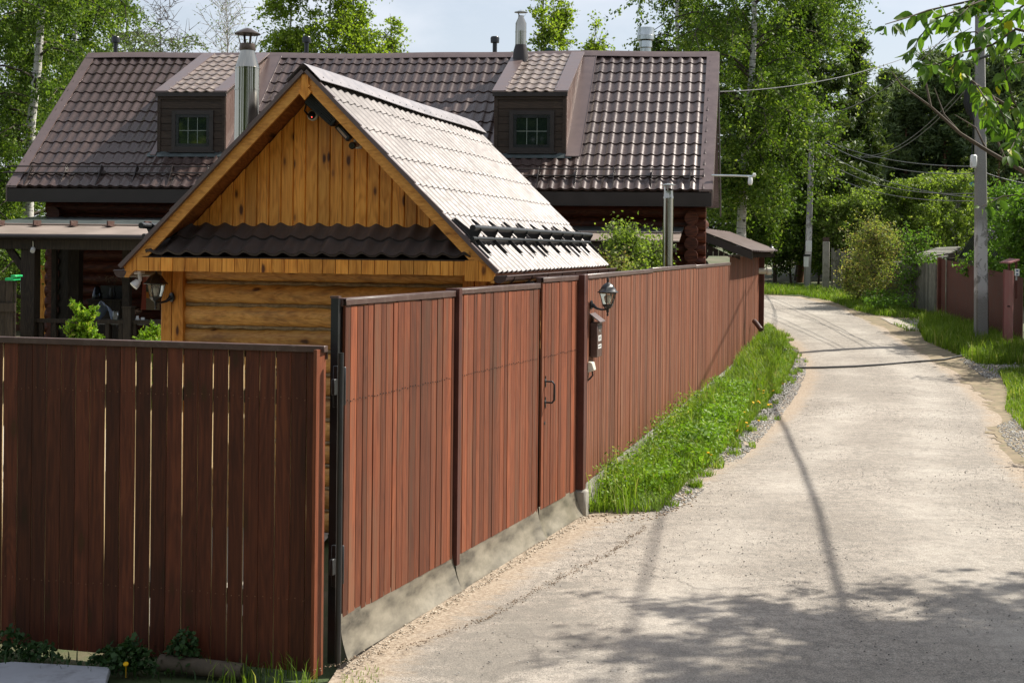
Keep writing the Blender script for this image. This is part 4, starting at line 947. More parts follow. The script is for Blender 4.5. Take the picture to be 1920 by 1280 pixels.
for k in range(3):
    an = k*2.09; d = Vector((math.cos(an), math.sin(an), 0)); c0 = Vector((p.x, p.y, p.z)); mb.bar(c0+d*.05+Vector((0,0,-.15)), c0+d*.11+Vector((0,0,-.055)), .018, .004, d)
mb.build('rain_cap', M['galv'], fb)
mb = MB(TH); mb.smooth = True
bb = 2.95; c0 = TH(8.42, bb, roofz(bb)); mb2 = MB(); mb2.smooth = True
mb2.lathe(c0+Vector((0,-.1,.02)), [(0,.12),(.05,.12),(.12,.11),(.17,.06),(.18,.0)], 16, (0,-.25,1)); mb2.build('roof_vent', M['fascia'], hs)['label'] = 'small domed vent left of the right dormer'
c0 = P(890, 232, 26.2); mb2 = MB(); mb2.smooth = True; mb2.lathe((c0.x, c0.y, c0.z-.75), [(0,.05),(.58,.05),(.60,.09),(.74,.095),(.78,.07)], 14); mb2.build('vent_pipe', M['blackplastic'], hs)['label'] = 'black vent pipe just behind the bathhouse ridge end'
p = P(1211, 50, 34); g2_ = thing('galvanised_chimney', 'wide galvanised round chimney head rising behind the right part of the ridge', 'chimney', (p.x, p.y, 0))
mb = MB(); mb.smooth = True; mb.lathe((p.x, p.y, 0), [(0,.13),(p.z-.52,.13),(p.z-.50,.16),(p.z-.35,.15),(p.z-.33,.12),(p.z-.30,.12)], 20); mb.build('flue', M['galv'], g2_)
mb = MB(); mb.smooth = True; mb.lathe((p.x, p.y, p.z-.33), [(0,.19),(.01,.20),(.10,.20),(.105,.205),(.115,.20),(.29,.20),(.30,.17)], 20); mb.build('head', M['galv'], g2_)
# thin flue between bathhouse and house
p = P(1253, 345, 21.2); f2 = thing('steel_flue', 'thin polished steel flue standing behind the long fence beside the leafy bush', 'chimney', (p.x, p.y, 0))
mb = MB(); mb.smooth = True; h_ = p.z-.10
mb.lathe((p.x, p.y, 0), [(0,.078),(h_-.62,.078),(h_-.619,.083),(h_-.605,.083),(h_-.604,.078),(h_-.12,.078),(h_-.119,.083),(h_-.10,.083),(h_-.08,.075),(h_,.072)], 24); mb.build('pipe', M['steel'], f2)
mb = MB(); mb.lathe((p.x, p.y, p.z-.02), [(0,.11),(.006,.11),(.03,.01)], 18)
for k in range(3):
    an = k*2.09+.3; d = Vector((math.cos(an), math.sin(an), 0)); c0 = Vector((p.x, p.y, p.z)); mb.bar(c0+d*.06+Vector((0,0,-.12)), c0+d*.07+Vector((0,0,-.015)), .02, .004, d)
mb.build('rain_cap', M['galv'], f2)
# camera boom on the corner of the house
p0, p1 = P(1334, 329, 24.3), P(1416, 331, 24.3)
bm_ = thing('camera_boom', 'thin horizontal pole with a small white camera at its tip on the house corner', 'camera', tuple(p0))
mb = MB(); mb.tube([p0, p0.lerp(p1, .5)+Vector((0,0,.004)), p1], .018, 8); mb.build('pole', M['galv'], bm_)
mb = MB(); mb.smooth = True; c0 = P(1407, 337, 24.25); mb.lathe(c0+Vector((0,0,.03)), [(0,.035),(.04,.04),(.09,.04),(.12,.03),(.13,.01)], 14, (-.1,-.3,-1)); mb.build('camera', M['white'], bm_)
mb = MB(); mb.smooth = True; mb.lathe(P(1414, 328, 24.3), [(-.03,.01),(-.02,.03),(.02,.03),(.03,.01)], 12, (1,0,0)); mb.build('end_cap', M['white'], bm_)
# ---------------------------------------------------------------- porch roofs
def AH(px_, b):
    a = 3.0
    for _ in range(30): p = TH(a, b, 0); a -= ((p.x/p.y)*F+960-px_)/108.0
    return a
rs_ = paint('grey_green_roof_sheet', (.10,.115,.11), .32, .2, .6, .2, .03, 2); rs2 = paint('roof_sheet_painted_sun', (.30,.24,.20), .42, .1, .5, .15, .03, 2)  # sky reflection in the grey-green, sun gloss in the paler copy's colour
def slab(mb, q, th=.02):
    mb.add([Vector(p_) for p_ in q]+[Vector(p_)-Vector((0,0,th)) for p_ in q], [(0,1,2,3),(7,6,5,4),(0,4,5,1),(1,5,6,2),(2,6,7,3),(3,7,4,0)])
mb = MB(TH); slab(mb, [(.25,-1.9,2.885),(5.2,-1.9,2.885),(5.2,.58,3.075),(.25,.58,3.075)]); pr_ = mb.build('porch_roof', rs_, hs); pr_['label'] = 'low grey-green sheet roof of the porch on the left'
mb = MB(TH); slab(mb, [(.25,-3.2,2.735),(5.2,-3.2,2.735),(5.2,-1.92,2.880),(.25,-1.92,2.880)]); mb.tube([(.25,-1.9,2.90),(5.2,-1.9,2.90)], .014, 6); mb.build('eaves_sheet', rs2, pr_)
for k in range(7):
    a = .78+k*.62; mb = MB(TH); mb.box(a-.012, a+.012, -2.15, -1.88, 2.875, 2.96); mb.box(a-.07, a+.07, -2.20, -2.0, 2.872, 2.885); mb.build('bracket', M['brownmetal'], pr_)
mb = MB(TH); mb.tube([(.2,-3.27,2.69),(5.2,-3.27,2.69)], .042, 10); mb.build('gutter', M['fascia'], pr_)
mb = MB(TH); mb.box(.2, 5.2, -3.1, -2.95, 2.50, 2.69); mb.build('porch_beam', M['blackwood'], hs)
for (q_, b, w_) in ((58, -2.95, .22), (103, -1.8, .08), (142, -1.5, .19), (239, -2.2, .12)):
    a = AH(q_, b); mb = MB(TH); mb.box(a-w_/2, a+w_/2, b-w_/2, b+w_/2, .3, 2.50); mb.build('porch_post', M['blackwood'], hs)
mb = MB(); mb.bar(P(8, 452, 22.2), P(50, 512, 22.2), .10, .09, (0,1,0)); mb.build('brace', M['blackwood'], hs)
mb = MB(TH); mb.box(.2, 5.4, -3.0, .6, .30, .45); mb.build('porch_floor', M['blackwood'], hs)
mb = MB(TH); mb.box(1.62, 4.4, -3.0, -2.9, 1.375, 1.435); rl = mb.build('railing', M['blackwood'], hs)
mb = MB(TH); mb.box(1.62, 4.4, -3.0, -2.9, .60, .66); mb.build('rail', M['blackwood'], rl)
for k in range(13):
    a = 1.70+k*.215; mb = MB(TH); mb.box(a-.03, a+.03, -2.985, -2.915, .66, 1.374); mb.build('baluster', M['blackwood'], rl)
mb = MB(TH); na = AH(244,-2.95); mb.box(na-.065, na+.065, -3.06, -2.89, .45, 1.62); mb.box(na-.08, na+.08, -3.08, -2.87, 1.62, 1.645); mb.build('newel_post', M['blackwood'], rl)
# dark doorway between the posts
mb = MB(TH); mb.box(AH(108,.5), AH(131,.5), .46, .575, .45, 2.6); mb.build('door', M['blackwood'], hs)
# right porch roof
mb = MB(TH); slab(mb, [(8.2,-.35,2.86),(11.75,-.35,2.86),(11.75,.56,2.985),(8.2,.56,2.985)]); pr_ = mb.build('porch_roof', rs_, hs); pr_['label'] = 'low sheet roof of the porch on the right, above the leafy bush'
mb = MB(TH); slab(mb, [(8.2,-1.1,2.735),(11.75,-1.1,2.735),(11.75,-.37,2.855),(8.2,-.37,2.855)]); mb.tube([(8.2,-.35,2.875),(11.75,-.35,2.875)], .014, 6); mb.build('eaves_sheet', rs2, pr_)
mb = MB(TH); mb.box(8.2, 11.7, -1.05, -.93, 2.55, 2.70); mb.build('porch_beam', M['blackwood'], hs)
for a in (8.6, 10.4, 11.5):
    mb = MB(TH); mb.box(a-.07, a+.07, -1.05, -.93, 0, 2.55); mb.build('porch_post', M['blackwood'], hs)
# awning over the gate at the far end of the fence
aw = thing('lean_to_awning', 'dark brown lean-to awning sloping over the far end of the long fence', 'awning', tuple(P(1350, 470, 28.4)))
dFv = Vector((.2425, .970, 0))
A0, A1 = P(1296, 428, 28.4), P(1411, 472, 28.4); lenA = 7.9
mb = MB(); mb.smooth = False
def awf(u, v): 
    p_ = A0.lerp(A1, v)+dFv*(lenA*u); return p_+Vector((0,0,.012*abs(math.sin(u*40))-.02*(v**3)*math.sin(u*math.pi)))
for o_ in (0, -.02): mb.grid(lambda u, v: awf(u, v)+Vector((0,0,.03+o_)), 60, 6)
mb.build('roof_sheet', M['trim'], aw)
mb = MB(); vd = Vector((0,0,-.16)); mb.add([A0, A1, A1+vd, A0+vd]+[q+dFv*.03 for q in (A0, A1, A1+vd, A0+vd)], [(0,1,2,3),(7,6,5,4),(0,4,5,1),(1,5,6,2),(2,6,7,3),(3,7,4,0)]); mb.build('fascia', M['fascia'], aw)
mb = MB(); q0, q1 = A0+vd*1.05+dFv*.1, A1+vd*1.05+dFv*.1-Vector((.25,0,0)); zb = 2.47; n = 9
for k in range(n):
    a_, b_ = q0.lerp(q1, k/n), q0.lerp(q1, (k+.94)/n); mb.add([a_, b_, Vector((b_.x, b_.y, zb)), Vector((a_.x, a_.y, zb))]+[q+dFv*.02 for q in (a_, b_, Vector((b_.x, b_.y, zb)), Vector((a_.x, a_.y, zb)))], [(0,1,2,3),(7,6,5,4),(0,4,5,1),(1,5,6,2),(2,6,7,3),(3,7,4,0)], random.random())
mb.build('end_wall', M['brownboard'], aw)
mb = MB()
for k in range(12):
    c_ = A1+dFv*(.3+k*.65)+Vector((-.05,0,-.10)); mb.bar(c_+Vector((-.5,0,.18)), c_, .05, .07)
mb.build('rafter', M['blackwood'], aw)
lantern(lambda a, b, z: TF(22.2+a, .14+b, z), 'small black lantern at the far end of the long fence under the awning', 2.50)
wp = thing('drain_pipe', 'short pale plastic pipe sticking out of the fence end below the awning', 'pipe', tuple(TF(22.2, .1, 2.2)))
mb = MB(); mb.smooth = True; p0 = P(1420, 508, 35.5); p1 = P(1446, 510, 35.5); mb.lathe(p0, [(0,.07),((p1-p0).length-.12,.075),((p1-p0).length-.11,.095),((p1-p0).length,.09)], 14, (1,0,0)); mb.build('pipe', M['cream'], wp)
dp = thing('downspout', 'short brown metal downspout at the foot of the far fence end', 'pipe', tuple(P(1425, 615, 33)))
mb = MB(); mb.smooth = True; mb.tube([P(1414, 602, 33.2), P(1418, 606, 33.1), P(1427, 618, 32.9)], .055, 14); mb.build('pipe', M['brownmetal'], dp)
# ================================================================ vegetation
def tubes_np(paths, radii, n=5):
    """many tapered tubes as one vertex/quad array; paths: list of (k,3) arrays"""
    Vs, Fs, o = [], [], 0; an = np.arange(n)*2*np.pi/n
    for p, r in zip(paths, radii):
        d = np.gradient(p, axis=0); d /= np.linalg.norm(d, axis=1)[:, None]+1e-9
        ref = np.array([.31, .95, .05]); s_ = np.cross(d, ref); s_ /= np.linalg.norm(s_, axis=1)[:, None]+1e-9; u = np.cross(d, s_)
        ring = p[:, None]+(s_[:, None]*np.cos(an)[None, :, None]+u[:, None]*np.sin(an)[None, :, None])*np.asarray(r)[:, None, None]
        Vs.append(ring.reshape(-1, 3)); k = len(p)
        j, i = np.meshgrid(np.arange(k-1), np.arange(n), indexing='ij'); a = j*n+i; b = j*n+(i+1) % n
        Fs.append(np.stack([a, b, b+n, a+n], -1).reshape(-1, 4)+o); o += k*n
    return np.vstack(Vs), np.vstack(Fs)
def tree(name, label, cat, x, y, h, Rr, z0, nl, ntw, nlf, ls, lm, bm, droop=.5, rise=.5, r0=.14, prof=None, group=None, seed=1, lean=(0, 0), tw=(.5, 1.0), tdown=.6, elong=1.0, aspect=.6, spread=.07, rmin=.15, upleaf=0, bark_n=8):
    g = np.random.default_rng(seed); zb = gz(x, y); root = thing(name, label, cat, (x, y, zb), group)
    prof = prof or (lambda t: np.sin(np.pi*np.clip((t-z0)/(1.02-z0), 0, 1)**.8)**.6)
    K = 12; tt = np.linspace(0, 1, K); wob = np.cumsum(g.normal(0, .012*h, (K, 2)), 0)*.35; wob[0] = 0
    tr = np.stack([x+lean[0]*tt+wob[:, 0], y+lean[1]*tt+wob[:, 1], zb-.05+tt*h], 1)
    paths, rad = [tr], [r0*(1-tt*.93)]
    limbs = []
    tl = z0+(1-z0)*g.random(nl)**.85*.97
    for i in range(nl):
        t = tl[i]; s0 = np.array([np.interp(t, tt, tr[:, k]) for k in range(3)]); az = g.uniform(0, 2*np.pi); ln = Rr*max(rmin, prof(t))*g.uniform(.55, 1.1)
        s = np.linspace(0, 1, 7); dz = ln*(rise*s-droop*s**2)+g.normal(0, .02*ln, 7).cumsum()*.5; az2 = az+g.normal(0, .12, 7).cumsum()*.7
        p = np.stack([s0[0]+np.cos(az2)*ln*s, s0[1]+np.sin(az2)*ln*s, s0[2]+dz], 1); paths.append(p); rad.append((r0*.32*(1-t*.6))*(1-s*.85)*min(1, ln/2+.3)); limbs.append(p)
    L_ = np.array(limbs); n = nl*ntw; li = np.repeat(np.arange(nl), ntw); s = g.uniform(.12, 1, n)**.8; fi = s*6; i0 = np.clip(fi.astype(int), 0, 5); f = (fi-i0)[:, None]
    st = L_[li, i0]*(1-f)+L_[li, i0+1]*f
    d = g.normal(size=(n, 3)); d[:, 2] = d[:, 2]*.5-tdown; d /= np.linalg.norm(d, axis=1)[:, None]; tlen = g.uniform(tw[0], tw[1], n)
    # a few twigs drawn as wood
    kk = g.choice(n, min(n, 260), replace=False); q = np.linspace(0, 1, 3)
    for k in kk: paths.append(st[k]+d[k]*tlen[k]*q[:, None]); rad.append(np.array([.010, .006, .003])*(1+h*.04))
    V, Fq = tubes_np(paths[:1], rad[:1], 10); npmesh('trunk', V, Fq, bm, root, None, smooth=True)
    V, Fq = tubes_np(paths[1:], rad[1:], 5); npmesh('branches', V, Fq, M['darkbranch'] if bm is M['birch'] else bm, root, None, smooth=True)
    if nlf:
        m_ = n*nlf; ti = np.repeat(np.arange(n), nlf); a = g.uniform(0, 1, m_)[:, None]
        C = st[ti]+d[ti]*tlen[ti][:, None]*a+g.normal(0, spread, (m_, 3)); C[:, 2] -= .12*a[:, 0]**2*tlen[ti]*droop
        C = C[C[:, 2] > zb+.03]; m_ = len(C)
        global rng
        old = rng; rng = g
        V, Fq = leafquads(C, ls*elong, d[ti][:m_] if elong > 1.5 else None, aspect/elong, upleaf); rng = old
        tint = g.normal(0, .16, n)[ti][:m_]
        npmesh('crown', V, Fq, lm, root, np.clip(g.normal(.48, .2, m_)+tint, 0, 1))
    return root
M['darkbranch'] = paint('dark_birch_branch', (.075,.060,.048), .9, 0, .2, .3, .2, 8)
def px(p_, Y): return (p_-960)/F*Y
def T_(p_, Y, *a, **k): pass
B, BF, PN = M['l_birch'], M['l_birchfar'], M['l_pine']
nm = 'birch_tree'
gB = 'birches around the log house'
tree(nm, 'tall white-trunked birch with hanging branches right of the log house', 'birch', px(1384,40), 40, 15, 3.2, .22, 100, 18, 42, .10, B, M['birch'], 1.1, .95, .155, seed=11, lean=(.15,0), tw=(.5,1.5), tdown=1.1, group=gB)
tree(nm, 'birch crown rising behind the galvanised chimney head', 'birch', px(1270,46), 46, 14.5, 2.4, .42, 70, 15, 36, .12, B, M['birch'], .75, .55, .15, seed=12, tw=(.5,1.4), tdown=1.1, group=gB)
tree(nm, 'birch standing right behind the tall white-trunked birch, reaching towards the road bend', 'birch', px(1495,62), 62, 17, 2.7, .38, 80, 15, 36, .13, B, M['bark'], .75, .55, .15, seed=13, tw=(.5,1.4), tdown=1.1, group=gB)
tree(nm, 'dense leafy birch at the left edge, beside the left end of the tiled roof', 'birch', px(48,33), 33.5, 14, 2.7, .06, 110, 18, 46, .078, B, M['birch'], .7, .5, .16, seed=14, tw=(.4,1.1), tdown=1.0, group=gB, prof=lambda t: 1-.35*t)
tree(nm, 'leafy birch half outside the left edge, behind the porch', 'birch', px(-60,36), 37, 14, 3.4, .04, 100, 15, 36, .10, B, M['birch'], .7, .5, .16, seed=15, tw=(.4,1.1), tdown=1.0, group=gB, prof=lambda t: 1-.35*t)
tree(nm, 'lower birch filling in behind the left end of the roof', 'birch', px(110,42), 43, 13, 2.4, .1, 90, 14, 36, .11, B, M['birch'], .7, .5, .13, seed=16, tw=(.4,1.1), tdown=1.0, group=gB)
gD = 'trees rising behind the roof ridge'
tree('deciduous_tree', 'pale thin-leaved tree behind the roof beside the left vent pipe', 'tree', px(215,60), 60, 12.3, 3.2, .4, 50, 9, 14, .13, M['l_grey'], M['bark'], .5, .6, .13, seed=17, group=gD)
tree('deciduous_tree', 'low pale thin-leaved tree between the left vent pipe and the bare trees', 'tree', px(318,62), 62, 10.6, 1.9, .5, 32, 7, 9, .13, M['l_grey'], M['bark'], .5, .6, .1, seed=18, group=gD)
tree('bare_tree', 'small bare tree with a few twigs above the left part of the ridge', 'tree', px(292,66), 66, 12.6, 1.3, .5, 34, 12, 0, .1, M['l_grey'], M['bark'], -.1, .9, .09, seed=19, tdown=-.6, tw=(.4,1.0))
tree('bare_tree', 'fine bare birch with thin upright twigs just left of the polished chimney', 'tree', px(428,68), 68, 13.8, 1.7, .45, 60, 14, 1, .10, M['l_grey'], paint('pale_twigs', (.34,.31,.28), .9, 0, .2, .2, 0), -.1, .9, .09, seed=20, tdown=-.7, tw=(.5,1.2))
for i, (a, h, R_, lab) in enumerate(((540, 15.5, 2.3, 'bright green birch behind the middle vent pipe, left of the group'), (600, 17, 2.6, 'tallest bright green birch of the group behind the middle of the ridge'), (655, 15, 2.3, 'bright green birch right of the tallest one behind the ridge'), (722, 11.6, 1.1, 'small airy birch at the right end of the group behind the ridge'))):
    tree(nm, lab, 'birch', px(a,62), 61+i, h, R_, .3, 60, 12, (24, 24, 24, 12)[i], .14, BF, M['birch'], .6, .8, .12, seed=30+i, tw=(.4,1.3), tdown=.9, group=gD, prof=lambda t: (1.1-t)**.7*1.15)
for i, (a, h, R_, lab) in enumerate(((1022, 13.2, 1.3, 'slim upright poplar just right of the steel flue'), (1058, 11.9, 1.0, 'shorter slim poplar between the steel flue and the gap in the trees'), (1112, 11.2, .9, 'small slim poplar alone above the right dormer'), (1142, 10.2, .7, 'smallest slim poplar just above the ridge, left of the galvanised chimney'))):
    tree('poplar_tree', lab, 'poplar', px(a,60), 60+i, h, R_, .3, 44, 9, 10, .15, BF, M['bark'], -.1, 1.1, .10, seed=40+i, tw=(.3,.8), tdown=-.5, group=gD, prof=lambda t: (1.05-t)**.8*1.3)
# pines
gP = 'pines beyond the road bend'
def pine(a, Y, h, R_, lab, seed, lm=None, z0=.15, nl=70, ntw=14, nlf=26, ls=.12, el=2.6):
    return tree('pine_tree', lab, 'pine', px(a, Y), Y, h, R_, z0, nl, ntw, nlf, ls, lm or PN, M['pinebark'], .15, .32, .15, seed=seed, tw=(.25,.7), tdown=-.25, group=gP, prof=lambda t: (1.08-t)**.75*1.15, elong=el, aspect=.6, spread=.10)
pine(1500, 60, 11.6, 3.4, 'sunlit pine with spreading limbs right of the tall white-trunked birch', 50, M['l_pinenear'], .12, 80, 16, 30, .12)
pine(1612, 64, 10.6, 1.5, 'slender pine with an upright leader above the far utility pole', 51, M['l_pinenear'], .2, 60, 12, 24)
PNS = [(1625,68,8.8,2.4,'short pine left of the group beyond the bend'),(1662,72,10.2,2.1,'pointed pine left of the middle of the far group'),(1700,70,9.6,2.4,'dark pine under the middle of the sagging cables'),(1738,72,11.2,2.7,'tallest broad pine of the far group left of the near utility pole'),
       (1775,69,10.4,2.5,'dark pine just left of the near utility pole'),(1812,73,10.8,2.7,'dark pine straight behind the near utility pole'),(1868,68,10.6,3.0,'dark pine right of the near utility pole'),(1920,70,11.4,3.2,'dark pine at the right edge behind the cherry leaves'),
       (1590,76,8.6,2.4,'low pine at the back above the striped roof'),(1655,80,9.6,3.0,'back pine between the pointed pine and the cables'),(1850,80,11.2,3.2,'back pine filling in right of the near utility pole'),(1500,66,10,3.0,'back pine behind the sunlit pine'),(1420,62,11,3.0,'back pine hidden behind the tall white-trunked birch')]
for i, (a, Y, h, R_, lab) in enumerate(PNS): pine(a, Y, h, R_, lab, 60+i, None, .06, 70, 14, 30, .14, 2.2)
# bushes
def bush(a, Y, h, R_, lab, seed, lm, ls=.09, nl=34, ntw=10, nlf=22, name='bush', group='bushes along the far side of the road', x=None, **k):
    k.setdefault('tw', (.2,.6)); k.setdefault('tdown', -.3)
    return tree(name, lab, k.pop('cat', 'bush'), px(a, Y) if x is None else x, Y, h, R_, .05, nl, ntw, nlf, ls, lm, M['bark'], .1, .9, .05, seed=seed, group=group, prof=lambda t: (1.05-t)**.45*1.1, rmin=.35, **k)
BS = M['l_bush']
bush(1455, 60, 5.0, 2.2, 'dark leafy bush between the awning and the far utility pole', 80, B, .13)
bush(1410, 58, 4.4, 2.2, 'dark leafy bush behind the small far lantern', 81, B, .13)
bush(1512, 63, 4.8, 2.2, 'leafy bush just behind the far utility pole', 82, BS, .13)
bush(1592, 60, 3.9, 1.7, 'pale green bush with upright sprays behind the concrete stub post', 83, BS, .13, nlf=14)
bush(1655, 56, 3.4, 1.8, 'pale green bush left of the board-roofed shed', 84, BS, .12)
bush(1725, 56, 3.9, 2.0, 'broad light green bush above the board-roofed shed', 85, BS, .12, 44)
bush(1795, 57, 4.2, 2.0, 'broad light green bush left of the near utility pole', 86, BS, .12, 44)
bush(1640, 45.8, 2.5, 1.05, 'rusty-tinged bush hanging over the road edge in front of the grey pickets', 87, M['l_bushrust'], .07, 40, 12, 20, tdown=-.4, tw=(.3,1.0))
bush(1610, 47.2, 1.5, .5, 'small rusty-tinged bush at the foot of the grey pickets', 88, M['l_bushrust'], .075, 30, 10, 18)
bush(1716, 43.8, 2.35, .75, 'fresh green leafy bush in front of the mossy grey boards', 89, M['l_lilac'], .085, 22, 9, 12)
bush(1570, 56, 3.2, 1.3, 'pale bush behind the concrete stub post', 94, BS, .11)
bush(1895, 38.6, 3.6, 1.35, 'lilac bush with pale purple blossom behind the red metal fence', 90, M['l_lilac'], .10, 40, 12, 22, group=None)
bush(1935, 36.5, 3.3, 1.3, 'leafy bush behind the right end of the red metal fence', 91, M['l_lilac'], .10, 40, 12, 22)
q = P(1858, 430, 37.8); C = np.vstack([np.array(P(a, b, 37.6))+rng.normal(0, .09, (60, 3)) for a, b in ((1865,432),(1884,416),(1855,440),(1907,440))])
V, Fq = leafquads(C, .05); fl_ = npmesh('blossom', V, Fq, M['lilacflower'], None, None, tuple(C.mean(0))); tag(fl_, 'pale purple lilac blossom clusters', 'blossom')
lil = [o for o in bpy.data.objects if o.get('label', '').startswith('lilac bush')][0]; fl_.parent = lil; fl_.location = fl_.location-lil.location
del fl_['category']
bush(1180, 21.5, 2.72, .5, 'leafy bush behind the long fence, left of the thin steel flue', 92, M['l_bush'], .05, 70, 14, 16, group='bushes inside the yard', tw=(.15,.5), tdown=-1.0)
bush(0, 22.6, 2.62, .32, 'feathery bush top behind the long fence, just left of the thin steel flue', 97, M['l_bush'], .05, 40, 12, 14, group='bushes inside the yard', x=2.2, tw=(.15,.45), tdown=-1.0)
bush(0, 20.6, 2.45, .35, 'low feathery bush right beside the far end of the bathhouse roof', 98, M['l_bushrust'], .045, 40, 12, 12, group='bushes inside the yard', x=1.5, tw=(.15,.4), tdown=-1.2)
bush(1290, 24.0, 2.55, .2, 'small bush top behind the long fence, right of the thin steel flue', 93, M['l_bushrust'], .05, 26, 10, 10, group='bushes inside the yard', x=2.48, tw=(.1,.25))
for a, Y, h, R_, lab, sd in ((153, 17, 1.82, .36, 'taller yellow-green thuja behind the shaded fence, with a dry brown tip', 95), (285, 16.4, 1.60, .34, 'shorter yellow-green thuja beside the bathhouse corner', 96)):
    tree('thuja_shrub', lab, 'thuja', px(a, Y), Y, h, R_, .05, 90, 12, 22, .032, M['l_thuja'], M['bark'], -.3, 1.1, .03, seed=sd, tw=(.05,.16), tdown=-.9, prof=lambda t: (1.0-t)**.55*1.0, rmin=.3, elong=1.6, aspect=.6, spread=.012, group='thujas in the yard')
for i, (a, Y, h) in enumerate(((1420,56,3.4),(1452,57.5,3.6),(1484,58,3.4),(1535,58.5,3.6),(1562,57,3.0))):
    bush(a, Y, h, 1.3, ('dark low bush at the very end of the visible road','dark low bush beyond the bend under the tall birches','dark low bush just left behind the far utility pole','dark low bush just right behind the far utility pole','dark low bush behind the concrete stub post')[i], 110+i, B, .12, 46, 12, 22, tw=(.3,.8))
# off to the right: the trees whose shade falls on the road and verge
tree('apple_tree', 'tree standing on the right verge, only its shade seen on the road', 'tree', 8.7, 11.6, 8.0, 2.9, .38, 75, 15, 46, .10, B, M['bark'], .3, .7, .13, seed=101, tw=(.3,1.0), tdown=.1)
tree('apple_tree', 'tree behind the right edge, shading the grass by the utility pole', 'tree', 15.7, 36.0, 7.0, 2.1, .2, 60, 12, 26, .11, B, M['bark'], .3, .7, .13, seed=102, tw=(.4,1.2), tdown=.3)
tree('apple_tree', 'tree outside the right edge, shading the gravel on the verge', 'tree', 14.5, 31.5, 5.5, 2.6, .2, 50, 11, 24, .11, B, M['bark'], .3, .7, .11, seed=103, tw=(.4,1.0), tdown=.3)
bush(0, 18.3, 1.9, .8, 'bush on the right verge outside the photo edge', 104, M['l_lilac'], .09, 22, 8, 10, x=8.2)
# trees behind the camera, seen only as reflections in flues and panes
for i, (x_, y_, h_) in enumerate(((-22,-12,13),(-13,-17,15),(-4,-15,14),(5,-19,15),(14,-16,14),(24,-10,13),(-26,2,13),(-9,-24,15),(1,-26,16),(28,3,13))):
    tree('birch_tree', 'birch behind the camera, number %s along the back row' % ('one','two','three','four','five','six','seven','eight','nine','ten')[i], 'birch', x_, y_, h_, 5.0, .03, 44, 9, 16, .85, B, M['birch'], .6, .7, .18, seed=200+i, tw=(.6,1.8), tdown=.7, prof=lambda t: 1-.3*t, group='trees behind the camera', spread=.2)
# ---------------------------------------------------------------- grass, weeds, gravel
vb = [G(*q) for q in ((1236,962),(1292,902),(1360,842),(1402,800),(1442,752),(1480,702),(1492,672),(1472,636),(1440,612))]
fence_line = [TF(a, .03, 0) for a in (22.3, 16, 10, 5, 1, .3)]
verge = [G(1100,962)]+vb+fence_line
def inner(poly, k, c=None):
    c = c or Vector((sum(p[0] for p in poly)/len(poly), sum(p[1] for p in poly)/len(poly)))
    return [(c.x+(p[0]-c.x)*k, c.y+(p[1]-c.y)*k) for p in poly]
(gridpatch('verge_soil', [(p[0], p[1]) for p in verge], paint('dark_soil', (.07,.065,.035), .95, 0, .2, .3, .6, 5), .010, .10))
tag(grass('verge_grass', verge, 2300, (.06, .18), M['grass'], .005, 0, .6, .8), kind='stuff')
vin = [TF(a, .04, 0) for a in (22, 16, 10, 5, 1.0)]+[TF(a, b, 0) for a, b in ((1.0,.5),(3,.85),(6,.95),(10,.9),(16,.9),(22,.7))]
tag(grass('verge_grass', vin, 1100, (.14, .34), M['grass'], .007, 0, .6, .6), kind='stuff')
tag(weeds('verge_weeds', [TF(a, b, 0) for a, b in ((.3,.05),(12,.05),(12,.7),(7,.95),(3.5,1.0),(1.2,.7),(.3,.3))], 950, .32, .050, M['weed']), kind='stuff')
tag(weeds('verge_weeds', [TF(a, b, 0) for a, b in ((2.2,.25),(9,.30),(8,.95),(3.0,.85))], 420, .30, .085, M['weed'], 0, .7), kind='stuff')
for i in range(46):
    a = rng.uniform(3, 19); b = rng.uniform(.6, 1.15)*(1 if a > 5 else .8); p_ = TF(a, b, 0); h_ = rng.uniform(.10, .22)
    mb = MB(); mb.tube([(p_.x, p_.y, 0), (p_.x+.01, p_.y, h_)], .003, 4); mb.m = 1; mb.lathe((p_.x+.01, p_.y, h_), [(0,.008),(.006,.022),(.012,.020),(.016,.008)], 8, (rng.normal(0,.3), rng.normal(0,.3), 1))
    o = mb.build('dandelion', [M['grass'], M['yellow']]); tag(o, 'yellow dandelion flower in the sunlit grass verge beside the long fence', 'flower', 'dandelions in the verge')
tag(weeds('verge_weeds', verge, 900, .13, .026, M['weed'], 0, .7), kind='stuff')
tag(weeds('verge_weeds', [TF(a, b, 0) for a, b in ((.05,.05),(7,.05),(7,.35),(3,.5),(.05,.45))], 900, .50, .038, M['grass'], 0, .7), kind='stuff')
tag(grass('verge_grass', [TF(a, b, 0) for a, b in ((.05,.05),(12,.05),(12,.35),(3,.5),(.05,.45))], 500, (.25, .50), M['grass'], .006, 0, .8, .5), kind='stuff')
edge = [Vector(v[:2]) for v in vb]; sp_ = []
for i in range(len(edge)-1):
    for k in range(int((edge[i+1]-edge[i]).length*3.2)):
        q_ = edge[i].lerp(edge[i+1], rng.random())+Vector((rng.normal(.03, .10), rng.normal(-.03, .08))); r_ = rng.uniform(.04, .13); sp_.append([(q_.x+r_*math.cos(t)*rng.uniform(.6,1.2), q_.y+1.6*r_*math.sin(t)*rng.uniform(.6,1.2)) for t in (0,1,2,3,4,5)])
tag(grass('dry_stalks', verge, 90, (.10, .26), M['l_bushrust'], .004, 0, .5, .8), kind='stuff')
tag(stones('road_grit', [(-.6,8.8),(4.8,8.8),(6.3,18.5),(8,25),(5.2,25),(3.2,18),(1.6,14.3),(.95,13.9)], 75, (.003, .011), None, .020), kind='stuff')
